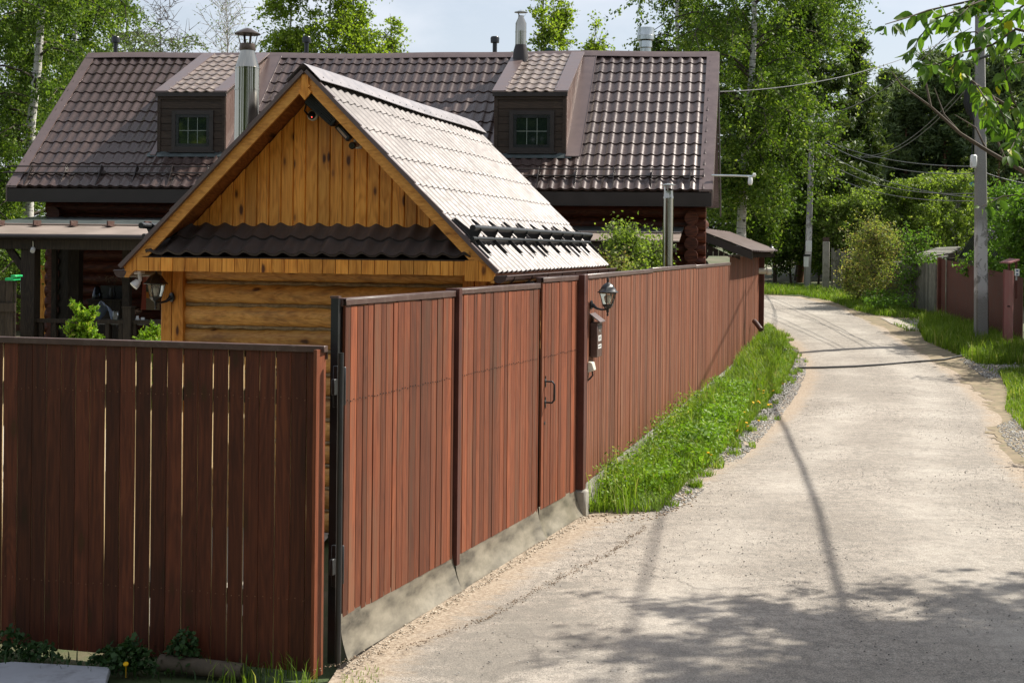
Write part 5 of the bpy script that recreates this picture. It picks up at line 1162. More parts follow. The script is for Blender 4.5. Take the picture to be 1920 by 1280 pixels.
tf_ = [grass('grass_tufts', pl, 2600, (.04, .12), M['grass'], .005, 0, .2, .9) for pl in sp_[:90] if area(pl)*2600 > 4]
with bpy.context.temp_override(active_object=tf_[0], selected_editable_objects=tf_): bpy.ops.object.join()
tag(tf_[0], kind='stuff')
soilR = [(5.6,13),(6.3,18.4),(7.4,22.5),(8.3,25.0),(8.75,28),(9.45,34),(10.1,41),(10.25,45.5),(9.8,49.0),(12.6,49),(12.4,42),(11.9,34),(11.6,25),(9.5,18),(8,13)]
(gridpatch('verge_soil', [(a, b) for a, b in soilR], paint('sandy_verge_soil', (.24,.19,.125), .95, 0, .2, .3, .6, 3, dirt=(.10,.13,.05)), .010, .16))
tag(grass('right_verge_grass', [(9.6,25.5),(9.75,29.5),(10.3,35),(11.0,41),(12.0,41),(11.7,34),(11.4,25)], 260, (.03, .10), M['grass'], .009, 0, .8, .9), kind='stuff')
outer = [G(*q) for q in ((1248,968),(1310,930),(1390,862),(1450,800),(1486,752),(1510,705),(1512,672))]
grv = vb[:7]+outer[::-1]
tag(stones('verge_gravel', grv, 900, (.010, .030), None, .008), kind='stuff')
tag(stones('verge_gravel', [G(*q) for q in ((1100,968),(1245,962),(1290,920),(1330,900),(1300,950),(1200,985),(1110,985))], 260, (.006, .022), paint('sandy_crumbs', (.42,.33,.24), .9, 0, .2, .3, 0), .012), kind='stuff')
tag(stones('roadside_gravel', [G(*q) for q in ((1798,675),(1860,668),(1935,668),(1960,712),(1900,708),(1850,712))], 420, (.015, .04), None, .012), kind='stuff')
tag(stones('roadside_gravel', [G(*q) for q in ((1868,800),(1935,770),(1960,860),(1920,860),(1890,838))], 600, (.012, .03), None, .01), kind='stuff')
tag(grass('right_verge_grass', [(10.1,35.2),(10.9,38.6),(12.2,41.2),(12.3,38),(11.95,34),(11.9,30.2),(9.9,30.4)], 900, (.12, .42), M['grass'], .008, 0, .5, .6), kind='stuff')
tag(grass('right_verge_grass', [G(*q) for q in ((1872,700),(1930,690),(1990,800),(1920,808),(1885,770),(1890,735))], 1100, (.07, .20), M['grass'], .006, 0, .5, .7), kind='stuff')
tag(grass('right_verge_grass', [G(*q) for q in ((1640,598),(1690,612),(1730,624),(1755,640),(1800,668),(1850,666),(1800,645),(1790,626),(1700,622),(1668,606))], 500, (.06, .16), M['grass'], .009, 0, .5, .7), kind='stuff')
tag(grass('far_verge_grass', [G(*q) for q in ((1432,552),(1500,553),(1560,566),(1600,582),(1640,592),(1690,597),(1765,600),(1755,590),(1690,575),(1600,560),(1560,545),(1480,538),(1430,540))], 560, (.10, .26), M['grass'], .010, 0, .4, .5), kind='stuff')
tag(weeds('far_verge_weeds', [(10.6,43.2),(11.3,46.5),(12.2,46),(12.0,42.3),(11.2,42.6)], 260, .5, .10, M['l_lilac']), kind='stuff')
tag(grass('foot_of_fence_grass', [G(*q) for q in ((395,1262),(560,1258),(600,1266),(590,1300),(380,1300))], 420, (.05, .16), M['grass'], .004, 0, .5, .8), kind='stuff')
tag(grass('foot_of_fence_grass', [G(*q) for q in ((640,1268),(700,1258),(730,1268),(690,1295),(640,1300))], 900, (.02, .05), M['grass'], .003, 0, .6, .9), kind='stuff')
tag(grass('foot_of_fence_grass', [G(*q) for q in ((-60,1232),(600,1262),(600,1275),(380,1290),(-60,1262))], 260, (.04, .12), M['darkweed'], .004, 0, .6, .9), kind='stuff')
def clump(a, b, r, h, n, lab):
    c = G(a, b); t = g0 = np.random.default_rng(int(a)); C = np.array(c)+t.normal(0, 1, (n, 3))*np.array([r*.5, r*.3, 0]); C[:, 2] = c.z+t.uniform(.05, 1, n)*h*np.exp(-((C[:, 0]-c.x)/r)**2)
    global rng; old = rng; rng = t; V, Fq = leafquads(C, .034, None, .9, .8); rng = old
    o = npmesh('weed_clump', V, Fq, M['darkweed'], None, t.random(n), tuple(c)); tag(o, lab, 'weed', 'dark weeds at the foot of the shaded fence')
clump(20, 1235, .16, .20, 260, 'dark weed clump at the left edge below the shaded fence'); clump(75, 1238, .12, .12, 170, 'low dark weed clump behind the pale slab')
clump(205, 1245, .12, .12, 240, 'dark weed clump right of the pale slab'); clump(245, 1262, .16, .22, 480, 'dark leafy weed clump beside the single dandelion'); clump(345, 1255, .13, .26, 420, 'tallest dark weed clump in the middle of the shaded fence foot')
c = G(236, 1272); mb = MB(); mb.lathe((c.x, c.y, .03), [(0,.006),(.004,.017),(.010,.016),(.013,.006)], 10, (0,-.6,1)); mb.tube([(c.x, c.y, -.05), (c.x, c.y, .03)], .002, 4); tag(mb.build('dandelion', M['yellow']), 'single yellow dandelion in shade at the foot of the dark fence', 'flower')
# ---------------------------------------------------------------- cherry branches close to the camera, top right
cb = thing('cherry_tree', 'cherry tree whose leafy branches hang into the top right corner', 'tree', (6.0, 7.4, gz(6.0, 7.4)))
YB = 6.0; paths = [[(6.0,7.4,0),(5.95,7.35,1.3),(5.7,7.2,2.5),(5.0,6.8,3.4),(4.0,6.4,3.8)]]; rads = [[.06,.05,.04,.028,.018]]
BR = [([(2240,-60),(1990,-40),(1900,-22),(1830,0),(1740,20),(1700,34),(1660,46)], 6.0, .008), ([(1900,-20),(1820,10),(1748,38),(1728,66),(1706,100)], 6.1, .005), ([(2300,160),(2050,90),(1905,55),(1860,85),(1800,100),(1775,150)], 6.0, .008),
      ([(2250,330),(2020,260),(1920,218),(1862,182),(1822,152),(1786,112)], 6.2, .011), ([(1862,182),(1880,215),(1895,262)], 6.1, .004), ([(1830,158),(1850,190),(1858,235)], 6.0, .004), ([(2250,420),(2000,350),(1915,365),(1880,368),(1840,388)], 6.3, .006),
      ([(1990,-40),(1920,10),(1870,45),(1840,60)], 5.9, .006), ([(2050,90),(1960,110),(1900,120),(1870,150)], 6.1, .005), ([(2000,20),(1930,40),(1890,20),(1850,30)], 6.2, .005), ([(1920,218),(1900,190),(1880,120),(1895,80)], 5.95, .004),
      ([(1860,85),(1830,60),(1800,62),(1780,80)], 6.05, .004), ([(1905,55),(1880,30),(1850,-10)], 6.1, .004), ([(2020,260),(1960,230),(1915,240),(1890,290)], 6.2, .005), ([(1830,0),(1800,30),(1770,40)], 6.0, .003), ([(1800,100),(1760,120),(1735,122)], 5.9, .003)]
LS = []   # (position, direction)
for k in range(26):      # the rest of the crown, beyond the edge of the photograph
    t = random.uniform(.15, 1); a = Vector(paths[0][3]).lerp(Vector(paths[0][4]), t) if k % 2 else Vector(paths[0][2]).lerp(Vector(paths[0][3]), t)
    b = a+Vector((random.uniform(-.3, 1.2), random.gauss(0, .6), random.uniform(-.1, .9))); paths.append([tuple(a), tuple(a.lerp(b, .5)+Vector((0, 0, .08))), tuple(b)]); rads.append([.010, .006, .002])
    for j in range(34): LS.append((a.lerp(b, random.uniform(.25, 1)), (b-a).normalized()))
for pts, Y, r in BR:
    w3 = [P(a, b, Y+.25*math.sin(i*1.9+a)) for i, (a, b) in enumerate(pts)]; paths.append([tuple(p) for p in w3]); rads.append([r*(1-.75*i/(len(w3)-1)) for i in range(len(w3))])
    for i in range(len(w3)-1):
        seg = w3[i+1]-w3[i]
        nlv = max(2, int(seg.length/.021))
        for k in range(nlv): LS.append((w3[i]+seg*((k+random.random())/nlv), seg.normalized()))
    LS += [(w3[-1], (w3[-1]-w3[-2]).normalized())]*2
paths.append([tuple(paths[0][-1]), tuple(P(2300,160,6.0))]); rads.append([.016,.009]); paths.append([tuple(paths[0][-1]), tuple(P(2250,330,6.2))]); rads.append([.016,.011]); paths.append([tuple(paths[0][-1]), tuple(P(2240,-60,6.0))]); rads.append([.016,.009]); paths.append([tuple(paths[0][-2]), tuple(P(2250,420,6.3))]); rads.append([.018,.008])
V, Fq = tubes_np([np.array([list(Vector(a).lerp(Vector(b), t)) for a, b in zip(p, p[1:]) for t in (0, .5)]+[list(p[-1])]) for p in paths], [np.interp(np.linspace(0, len(r)-1, 2*len(r)-1), range(len(r)), r) for r in rads], 6)
npmesh('branches', V, Fq, M['bark'], cb, None, smooth=True)
def leaf_at(p, d, L_, W_):
    """one pointed leaf with a folded midrib, hanging from p"""
    n_ = Vector((random.gauss(0, .5), random.gauss(-.2, .5), random.gauss(.3, .4))).normalized(); n_ = (n_-d*n_.dot(d)).normalized(); s_ = d.cross(n_); vs = []; cup = .12; bend = random.uniform(.05, .35)
    prof_ = [(0, .0), (.12, .45), (.32, .92), (.5, 1), (.7, .78), (.88, .35), (1, 0)]
    for t, w_ in prof_:
        c_ = p+d*(L_*t)-n_*(bend*L_*t*t)-Vector((0,0,1))*(.10*L_*t*t); vs += [c_-s_*(w_*W_/2)+n_*(w_*W_*cup), c_, c_+s_*(w_*W_/2)+n_*(w_*W_*cup)]
    return vs
mb = MB(); mb.smooth = True; stem = MB()
for p, d in LS:
    dd_ = (d*.6+Vector((random.gauss(0, .55), random.gauss(0, .5), random.gauss(-.55, .45)))).normalized(); st_ = dd_*.012; L_ = random.uniform(.035, .075); W_ = L_*random.uniform(.42, .56); b = leaf_at(p+st_, dd_, L_, W_)
    mb.add(b, [(i*3, i*3+1, i*3+4, i*3+3) for i in range(6)]+[(i*3+1, i*3+2, i*3+5, i*3+4) for i in range(6)], min(1, max(0, random.gauss(.5, .22)+(0.5 if random.random() < .03 else 0))))
    stem.tube([p, p+st_*1.05], .0015, 4)
mb.build('foliage', M['l_near'], cb)
# bare twig in front of the pole
p0 = [P(a, b, 6.8) for a, b in ((2330,470),(2190,440),(1990,360),(1920,322),(1850,282),(1800,250),(1745,200),(1690,160),(1672,135))]
p0 = [Vector((5.6, 7.15, 2.6))]+p0[1:]; paths = [np.array([list(p) for p in p0])]; rads = [np.linspace(.016, .002, 9)]
for a_, b_, c_ in (((1850,282),(1830,240),(1790,215)), ((1800,250),(1770,215),(1752,165)), ((1745,200),(1735,150),(1742,110)), ((1885,300),(1860,240),(1868,200))): paths.append(np.array([P(*a_, 6.8), P(*b_, 6.85), P(*c_, 6.9)])); rads.append(np.array([.006, .004, .0015]))
V, Fq = tubes_np(paths, rads, 6); npmesh('bare_branch', V, Fq, M['bark'], cb, None, smooth=True)['label'] = 'long bare dark branch without leaves'
# ================================================================ right side: fences, sheds, houses
def corr(mb, A, Bp, z0, z1, pitch=.10, amp=.012, per=6):
    A, Bp = Vector(A), Vector(Bp); ln = (Bp-A).length; d = (Bp-A)/ln; n_ = Vector((d.y, -d.x)); N = int(ln/pitch*per); mb.smooth = False
    vs = []
    for zz in (0, 1):
        for i in range(N+1):
            s_ = ln*i/N; k = (i % per)/per; h = amp if k < .45 else -amp
            p = A+d*s_+n_*h; t = s_/ln; vs.append((p.x, p.y, (z0[0]*(1-t)+z0[1]*t) if zz == 0 else (z1[0]*(1-t)+z1[1]*t)))
    mb.add(vs, [(i, i+1, N+2+i, N+1+i) for i in range(N)])
redm = paint('rusty_red_sheet_metal', (.13,.042,.030), .5, 0, .5, .25, .04, 3, dirt=(.12,.05,.04)); redp = paint('dull_pink_red_metal', (.24,.085,.080), .6, 0, .4, .12, .03, 4)
RA, RB, RC, RD, RE = (12.52,42.0), (12.30,38.6), (12.02,34.6), (11.93,33.6), (11.3,25)
mf = thing('metal_fence', 'dark red sheet-metal fence on the right behind the near utility pole', 'fence', (*RA, gz(*RA)))
mb = MB(); corr(mb, RA, RC, (gz(*RA), gz(*RC)), (gz(*RA)+1.72, gz(*RC)+1.68)); corr(mb, RC, RD, (gz(*RC), gz(*RD)), (gz(*RC)+1.68, gz(*RD)+1.66)); mb.build('sheet', redm, mf)
mb = MB(); mb.bar((12.47,42,gz(*RA)), (12.47,42,gz(*RA)+1.76), .10, .10, (1,0,0)); mb.build('post', redm, mf)
mb = MB(); mb.bar((12.40,41.1,gz(*RA)), (12.40,41.1,gz(*RA)+1.74), .045, .02, (1,0,0)); mb.build('edge_strip', M['galv'], mf)
mf2 = thing('metal_fence', 'dark red ribbed sheet-metal fence at the right edge beyond the pink door', 'fence', (*RD, gz(*RD)))
mb = MB(); corr(mb, (11.86,32.6), RE, (gz(*RD), gz(*RE)), (gz(*RD)+1.70, gz(*RE)+1.72), .14, .016); mb.build('sheet', redm, mf2)
wk = thing('wicket_door', 'narrow pinkish-red metal door under a small roof in the right fence', 'door', (11.88, 33.3, gz(*RD)))
z_ = gz(11.9, 33.2)
pA, pB = P(1885, 505, 33.4), P(1899, 508, 32.7)
mb = MB(); mb.bar((pA.x-.03, pA.y, 0), (pA.x-.03, pA.y, pA.z), .03, .03); 
mb.add([(pA.x,pA.y,z_-.1),(pB.x,pB.y,z_-.1),(pB.x,pB.y,pB.z),(pA.x,pA.y,pA.z),(pA.x-.03,pA.y+.03,z_-.1),(pB.x+.03,pB.y+.03,z_-.1),(pB.x+.03,pB.y+.03,pB.z),(pA.x-.03,pA.y+.03,pA.z)], [(0,1,2,3),(7,6,5,4),(0,4,5,1),(1,5,6,2),(2,6,7,3),(3,7,4,0)]); mb.build('leaf', redp, wk)
q = P(1891, 574, 33.0); mb = MB(); mb.bar(q+Vector((-.05,-.06,0)), q+Vector((.05,-.06,0)), .02, .03); mb.build('handle', M['rubber'], wk)
mb = MB(); c_ = P(1890, 489, 33.2)
mb.add([P(1874,491,33.6), P(1895,492,32.7), P(1912,486,32.9), P(1893,484,33.8)]+[p-Vector((0,0,.03)) for p in (P(1874,491,33.6), P(1895,492,32.7), P(1912,486,32.9), P(1893,484,33.8))], [(0,1,2,3),(7,6,5,4),(0,4,5,1),(1,5,6,2),(2,6,7,3),(3,7,4,0)]); mb.build('canopy', redp, wk)
for a, b, c2, w_ in ((1892, 492, 508, 33.2), (1905, 490, 560, 33.0)):
    p0, p1 = P(a, b, w_), P(a, c2, w_); mb = MB(); mb.bar(p0, p1, .045, .045, (1,0,0)); mb.build('canopy_post', redm, wk)
sgn = thing('number_plate', 'small pale number plate with dark lettering beside the pink door', 'sign', tuple(P(1907, 512, 31.8)))
q0 = P(1907, 511, 31.6); mb = MB(); mb.bar(q0+Vector((0,0,-.07)), q0+Vector((0,0,.08)), .10, .012, (0,1,0)); mb.m = 1
for dz in (-.035, .04): mb.bar(q0+Vector((-.025,-.0075,dz)), q0+Vector((.025,-.0075,dz)), .003, .03)
mb.build('plate', [M['white'], paint('blue_lettering', (.03,.07,.16), .5, 0, .4, .1, 0)], sgn)
mb = MB(); mb.bar(q0+Vector((-.015,0,-.17)), q0+Vector((-.015,0,-.09)), .035, .02, (0,1,0)); mb.build('tab', M['galv'], sgn)
# mossy grey boards, pickets, stub post
gf = thing('board_fence', 'weathered grey mossy board fence left of the red metal fence', 'fence', (12.3, 43.5, gz(12.3, 43.5)))
TG2 = fr((12.2, 44.9), (.25, -2.8)); mb = MB(TG2); planks(mb, 0, 2.78, 0, 1.72, .16, .012, .025, 0, .006, .15, .12); mb.T = None
base_z = gz(12.3, 44.5); mb.v = [(x, y, z+.60) for x, y, z in mb.v]; mb.build('board', M['greywood'], gf)
mb = MB(TG2); mb.box(0, 2.78, -.05, -.004, 1.1, 1.18); mb.box(0, 2.78, -.05, -.004, 2.0, 2.08); mb.build('rail', M['greywood'], gf)
pf = thing('picket_fence', 'dark grey old picket fence right of the concrete stub post', 'fence', (12.1, 52, gz(12.1, 52)))
A_, B_ = P(1560, 545, 52.5), P(1612, 548, 50.5)
for k in range(12):
    p = A_.lerp(B_, k/11); mb = MB(); hh = random.uniform(1.45, 1.62); lx = random.uniform(-.03, .03); z_ = gz(p.x, p.y)
    mb.bar((p.x, p.y, z_), (p.x+lx, p.y, z_+hh), random.uniform(.07, .10), .02, (0,1,0), random.random()); mb.build('picket', M['greywood'], pf)
mb = MB(); mb.bar((A_.x, A_.y+.03, gz(*A_.xy)+1.2), (B_.x, B_.y+.03, gz(*B_.xy)+1.2), .04, .07); mb.build('rail', M['greywood'], pf)
mb = MB(); mb.bar((A_.x, A_.y+.03, gz(*A_.xy)+.5), (B_.x, B_.y+.03, gz(*B_.xy)+.5), .04, .07); mb.build('rail', M['greywood'], pf)
sp = P(1549, 445, 52.6); st_ = thing('concrete_post', 'short square concrete stub post with a dark top left of the grey pickets', 'post', (sp.x, sp.y, gz(sp.x, sp.y)))
mb = MB(); mb.bar((sp.x, sp.y, gz(sp.x, sp.y)), (sp.x, sp.y, sp.z-.15), .22, .20, (0,1,0)); mb.build('shaft', M['concrete'], st_, bevel=.015)
mb = MB(); mb.bar((sp.x, sp.y, sp.z-.15), (sp.x, sp.y, sp.z), .205, .185, (0,1,0)); mb.build('top', paint('sooty_concrete', (.09,.06,.05), .9, 0, .2, .3, .3, 6), st_)
# shed with a roof of old planks
sh = thing('plank_roof_shed', 'low shed with a roof of loose grey planks behind the mossy boards', 'shed', tuple(P(1740, 500, 46.5)))
mb = MB(); n = 12
for k in range(n):
    t0 = k/n; a = P(1690+70*t0, 486-22*t0, 45.0+3*t0); b = P(1762+42*t0+random.uniform(-4, 4), 488-26*t0, 45.0+3*t0)
    mb.bar(a, b, .27, .035, (0,-.1,1), random.random())
mb.build('roof', M['greywood'], sh)
mb = MB(); a, b = P(1692, 492, 44.9), P(1790, 478, 46.2); mb.bar(a, b, .03, .16); mb.build('eaves_board', M['blackwood'], sh)
mb = MB(); a, b = P(1700, 520, 45.6), P(1790, 520, 46.6); zt = P(1700, 490, 45.6).z; mb.add([(a.x,a.y,.8),(b.x,b.y,.8),(b.x,b.y,zt+.12),(a.x,a.y,zt-.05),(a.x,a.y+2.5,.8),(b.x,b.y+2.5,.8),(b.x,b.y+2.5,zt+.12),(a.x,a.y+2.5,zt-.05)], [(0,1,2,3),(7,6,5,4),(0,4,5,1),(1,5,6,2),(2,6,7,3),(3,7,4,0)]); mb.build('wall', M['blackwood'], sh)
# dark steep-roofed house at the right
dh = thing('steep_roof_house', 'house with a steep black ribbed roof at the right edge behind the lilac', 'house', (18.5, 47, gz(18.5, 47)))
e0, e1 = Vector((16.75, 54, 2.35)), Vector((16.75, 43, 2.35)); r0_, r1_ = Vector((18.66, 54, 5.25)), Vector((18.66, 43, 5.25)); f0, f1 = Vector((20.6, 54, 2.35)), Vector((20.6, 43, 2.35))
mb = MB(); N = 46
for k in range(N):
    t0, t1 = k/N, (k+.72)/N; up_ = Vector((-.04,0,.03))
    a, b, c_, d_ = e0.lerp(e1, t0), e0.lerp(e1, t1), r0_.lerp(r1_, t1), r0_.lerp(r1_, t0); mb.add([a+up_, b+up_, c_+up_, d_+up_, a, b, c_, d_], [(0,1,2,3),(7,6,5,4),(0,4,5,1),(1,5,6,2),(2,6,7,3),(3,7,4,0)])
mb.add([e0, e1, r1_, r0_], [(0,1,2,3)]); mb.add([f0, f1, r1_+Vector((0,0,.005)), r0_+Vector((0,0,.005))], [(3,2,1,0)])
mb.build('roof', paint('black_ribbed_roofing', (.026,.026,.026), .42, .1, .5, .4, .05, 4), dh)
mb = MB(); mb.bar(r0_+Vector((0,0,.05)), r1_+Vector((0,0,.05)), .35, .07); mb.build('ridge_cap', M['galv'], dh)
mb = MB(); mb.add([(17.0,53.7,1.1),(20.4,53.7,1.1),(20.4,53.7,2.4),(18.66,53.7,5.1),(17.0,53.7,2.4),(17.0,43.4,1.1),(20.4,43.4,1.1),(20.4,43.4,2.4),(18.66,43.4,5.1),(17.0,43.4,2.4)], [(0,1,2,3,4),(9,8,7,6,5),(0,5,6,1),(1,6,7,2),(4,3,8,9),(0,4,9,5)]); mb.build('wall', M['greywood'], dh)
def far_house(a0, a1, ytop, yeave, Y, name, label, roofm, wallm, stripes=0):
    p0, p1, q0_, q1_ = P(a0, yeave, Y), P(a1, yeave, Y), P(a0, ytop, Y+3), P(a1, ytop, Y+3)
    t = thing(name, label, 'house', (p0.x, p0.y, gz(p0.x, p0.y)))
    mb = MB(); N = stripes or 1
    for k in range(N):
        u0, u1 = k/N, (k+(.5 if stripes else 1))/N; a, b, c_, d_ = p0.lerp(p1, u0), p0.lerp(p1, u1), q0_.lerp(q1_, u1), q0_.lerp(q1_, u0); u_ = Vector((0,-.03,.05))
        mb.add([a+u_, b+u_, c_+u_, d_+u_, a, b, c_, d_], [(0,1,2,3),(7,6,5,4),(0,4,5,1),(1,5,6,2),(2,6,7,3),(3,7,4,0)])
    mb.build('roof', roofm, t)
    mb = MB(); mb.add([p0, p1, q1_, q0_], [(0,1,2,3)]); mb.add([q0_, q1_, p1+Vector((0,6,0)), p0+Vector((0,6,0))], [(0,1,2,3)])
    mb.build('roof_base', M['blackwood'], t)
    mb = MB(); z_ = gz(p0.x, p0.y)-.2
    mb.add([(p0.x+.3,Y+.5,z_),(p1.x-.3,Y+.5,z_),(p1.x-.3,Y+.5,p1.z),(p0.x+.3,Y+.5,p0.z),(p0.x+.3,Y+5.5,z_),(p1.x-.3,Y+5.5,z_),(p1.x-.3,Y+5.5,p1.z),(p0.x+.3,Y+5.5,p0.z)], [(0,1,2,3),(7,6,5,4),(0,4,5,1),(1,5,6,2),(2,6,7,3),(3,7,4,0)]); mb.build('wall', wallm, t)
    return t
teal = paint('teal_painted_wall', (.13,.33,.36), .6, 0, .4, .15, .05, 4)
far_house(1522, 1586, 342, 386, 66, 'striped_roof_house', 'distant house with a light and dark ribbed roof behind the far utility pole', paint('pale_roof_ribs', (.40,.42,.38), .5, 0, .4, .15, 0), M['greywood'], 16)
far_house(1762, 1838, 330, 350, 66, 'teal_house', 'distant house with a teal roof glimpsed through the bushes left of the near utility pole', teal, M['greywood'])
# ---------------------------------------------------------------- utility poles
polem = Mat('utility_pole_concrete'); mm = polem
n1 = mm.noise(mm.map((1,1,.9)), 3.0, 7, .7, .5); n2 = mm.noise(mm.co, 40, 4, .7)
sx = mm.n.new('ShaderNodeSeparateXYZ'); mm.l(mm.co, sx.inputs[0])
band = mm.math('MULTIPLY', mm.ramp(mm.math('MULTIPLY', sx.outputs[2], .1), [(.10, 0), (.13, 1)]), mm.ramp(mm.math('MULTIPLY', sx.outputs[2], .1), [(.27, 1), (.30, 0)]))
c_ = mm.ramp(n2, [(.3, (.20,.19,.18)), (.7, (.30,.29,.275))])
c_ = mm.mix(mm.math('MULTIPLY', mm.ramp(n1, [(.47, 0), (.50, .9)]), band), c_, (.52,.50,.50))
c_ = mm.mix(mm.math('MULTIPLY', mm.ramp(n1, [(.36, .8), (.40, 0)]), band), c_, (.15,.14,.135))
mm.col(c_).rough(.9).bump(n2, .4, .01)
def pole(x, y, top, label, w0=.30, w1=.19, lean=0):
    z_ = gz(x, y); t = thing('utility_pole', label, 'utility pole', (x, y, z_), 'concrete utility poles along the road')
    mb = MB(); h0, h1 = w0/2, w1/2; tx = x+lean
    mb.add([(x-h0,y-h0*.8,z_-.1),(x+h0,y-h0*.8,z_-.1),(x+h0,y+h0*.8,z_-.1),(x-h0,y+h0*.8,z_-.1),(tx-h1,y-h1*.8,top),(tx+h1,y-h1*.8,top),(tx+h1,y+h1*.8,top),(tx-h1,y+h1*.8,top)], [(0,3,2,1),(4,5,6,7),(0,1,5,4),(1,2,6,5),(2,3,7,6),(3,0,4,7)])
    mb.build('shaft', mm.m, t, bevel=.03)
    mb = MB(); mb.bar((tx-.55,y-.12,top-.35), (tx+.55,y-.12,top-.35), .06, .06); ca = mb.build('crossarm', M['galv'], t)
    for k in (-.5, -.18, .18, .5):
        mb = MB(); mb.lathe((tx+k, y-.12, top-.32), [(0,.03),(.04,.045),(.09,.04),(.10,.02)], 10); mb.build('insulator', M['white'], ca)
    return t
b1 = P(1840, 640, 35); p1_ = pole(b1.x, 35, 8.7, 'nearer concrete utility pole on the right with peeling whitewash', .31, .20, -.12)
b2 = P(1513, 536, 54); p2_ = pole(b2.x, 54, 7.8, 'far concrete utility pole at the road bend with pasted paper notices', .24, .16, .15)
pole(6.6, 2.2, 8.7, 'concrete utility pole beside the camera, out of view to the right', .31, .2)
mb = MB(); q = P(1825, 303, 34.8); mb.box(q.x-.09, q.x+.06, q.y-.12, q.y, q.z-.16, q.z+.16); mb.build('meter_box', M['white'], p1_, bevel=.03)
mb = MB(); 
for k, (a, b, c2) in enumerate(((1814,165,215),(1820,160,225),(1812,175,210),(1823,150,200))): mb.tube([P(a,b,34.75),P(a-2,(b+c2)/2,34.7),P(a+3,c2,34.75)], .055, 8)
mb.build('cable_bundle', M['rubber'], p1_)
mb = MB(); mb.tube([P(1822,140,34.8),P(1828,190,34.83),P(1826,230,34.83),P(1822,290,34.83)], .014, 6); mb.build('down_cable', M['rubber'], p1_)
mb = MB(); q = P(1513, 478, 53.7); mb.box(q.x-.15, q.x+.13, q.y-.03, q.y, q.z-.05, q.z+.02); mb.build('clamp', M['rubber'], p2_)
mb = MB(); q = P(1511, 490, 53.7); mb.box(q.x-.08, q.x+.10, q.y-.01, q.y, q.z-.20, q.z+.18); q = P(1517, 460, 53.7); mb.box(q.x-.12, q.x+.10, q.y-.01, q.y, q.z-.22, q.z+.18); mb.build('notice', M['white'], p2_)
def cable(name, label, A, Bp, sag, r, m=None, n=24, cat='cable', group='overhead cables'):
    A, Bp = Vector(A), Vector(Bp); mb = MB(); mb.smooth = True
    mb.tube([A.lerp(Bp, i/n)+Vector((0,0,-4*sag*(i/n)*(1-i/n))) for i in range(n+1)], r, 6); o = mb.build(name, m or M['wire']); tag(o, label, cat, group); return o
cable('overhead_cable', 'cable from the right corner of the log house up to the near utility pole', P(1350,172,27), P(1822,52,35), .35, .008)
cable('overhead_cable', 'twisted dark cable bundle running from the near utility pole towards the camera along the road', (11.3,35,7.3), (6.6,2.2,7.6), .75, .032, M['rubber'])
cable('overhead_cable', 'thin high cable running from the near utility pole towards the camera', (10.9,34.9,8.4), (6.1,2.1,8.5), .35, .022, M['rubber'])
for i, (a, b, Y1, c2, d2, Y2, sg, lab) in enumerate(((1545,262,54,1826,312,35,.25,'highest of the pale cables sagging from the far pole to the near pole'),(1548,268,54,1828,325,35,.35,'second of the pale cables between the two poles'),(1540,280,54,1920,372,33,.5,'pale cable passing behind the near pole towards the red fence'),
        (1560,310,56,1838,362,35,.35,'lower pale cable above the bushes'),(1560,330,56,1845,376,35,.3,'lowest pale cable above the bushes'),(1620,292,56,1818,150,35,.5,'cable rising from the pines to the top of the near pole'),(1600,290,58,1820,158,35,.7,'second cable rising to the top of the near pole'),(1530,215,54,1810,30,35,.6,'dark cable rising from the far pole past the treetops to the near pole'),
        (1836,320,35,1990,350,38,.1,'short pale cable leading right from the near pole'))):
    cable('overhead_cable', lab, P(a,b,Y1), P(c2,d2,Y2), sg, .011 if i != 7 else .014)
# black hose across the road
mb = MB(); mb.smooth = True; hp = [G(a, b) for a, b in ((1496,693),(1540,692),(1600,690),(1660,686),(1720,681),(1770,677),(1796,671),(1815,668))]
mb.tube([(p.x, p.y, gz(p.x, p.y)+.035) for p in hp], .020, 8); tag(mb.build('hose', M['rubber']), 'black hose lying across the road', 'hose')
c_ = G(1481, 662); mb = MB(); mb.box(c_.x-.16, c_.x+.14, c_.y-.15, c_.y+.25, gz(c_.x, c_.y)-.02, gz(c_.x, c_.y)+.09); tag(mb.build('concrete_block', paint('pale_concrete', (.55,.50,.42), .9, 0, .2, .1, .2), bevel=.01), 'pale concrete block at the edge of the grass verge', 'block')
# pale slab, log at the foot of the shaded fence
q = [G(24,1253), G(207,1266), G(196,1300), G(-60,1300), G(-60,1262)]
mb = MB(); mb.add([(p.x, p.y, .0) for p in q]+[(p.x, p.y, -.045) for p in q], [(0,1,2,3,4),(9,8,7,6,5)]+[(i, (i+1) % 5, (i+1) % 5+5, i+5) for i in range(5)]); tag(mb.build('flat_slab', paint('pale_grey_board', (.36,.37,.40), .6, 0, .3, .08, .1, 3, dirt=(.22,.22,.23)), bevel=.006), 'pale grey flat slab on the ground at the bottom left', 'slab')
mb = MB(); mb.smooth = True; a, b = G(300,1256), G(455,1268); mb.tube([(a.x,a.y,.0),(b.x,b.y,-.02)], [.055,.05], 12); tag(mb.build('log', M['bark']), 'short brown log lying at the foot of the shaded fence', 'log')
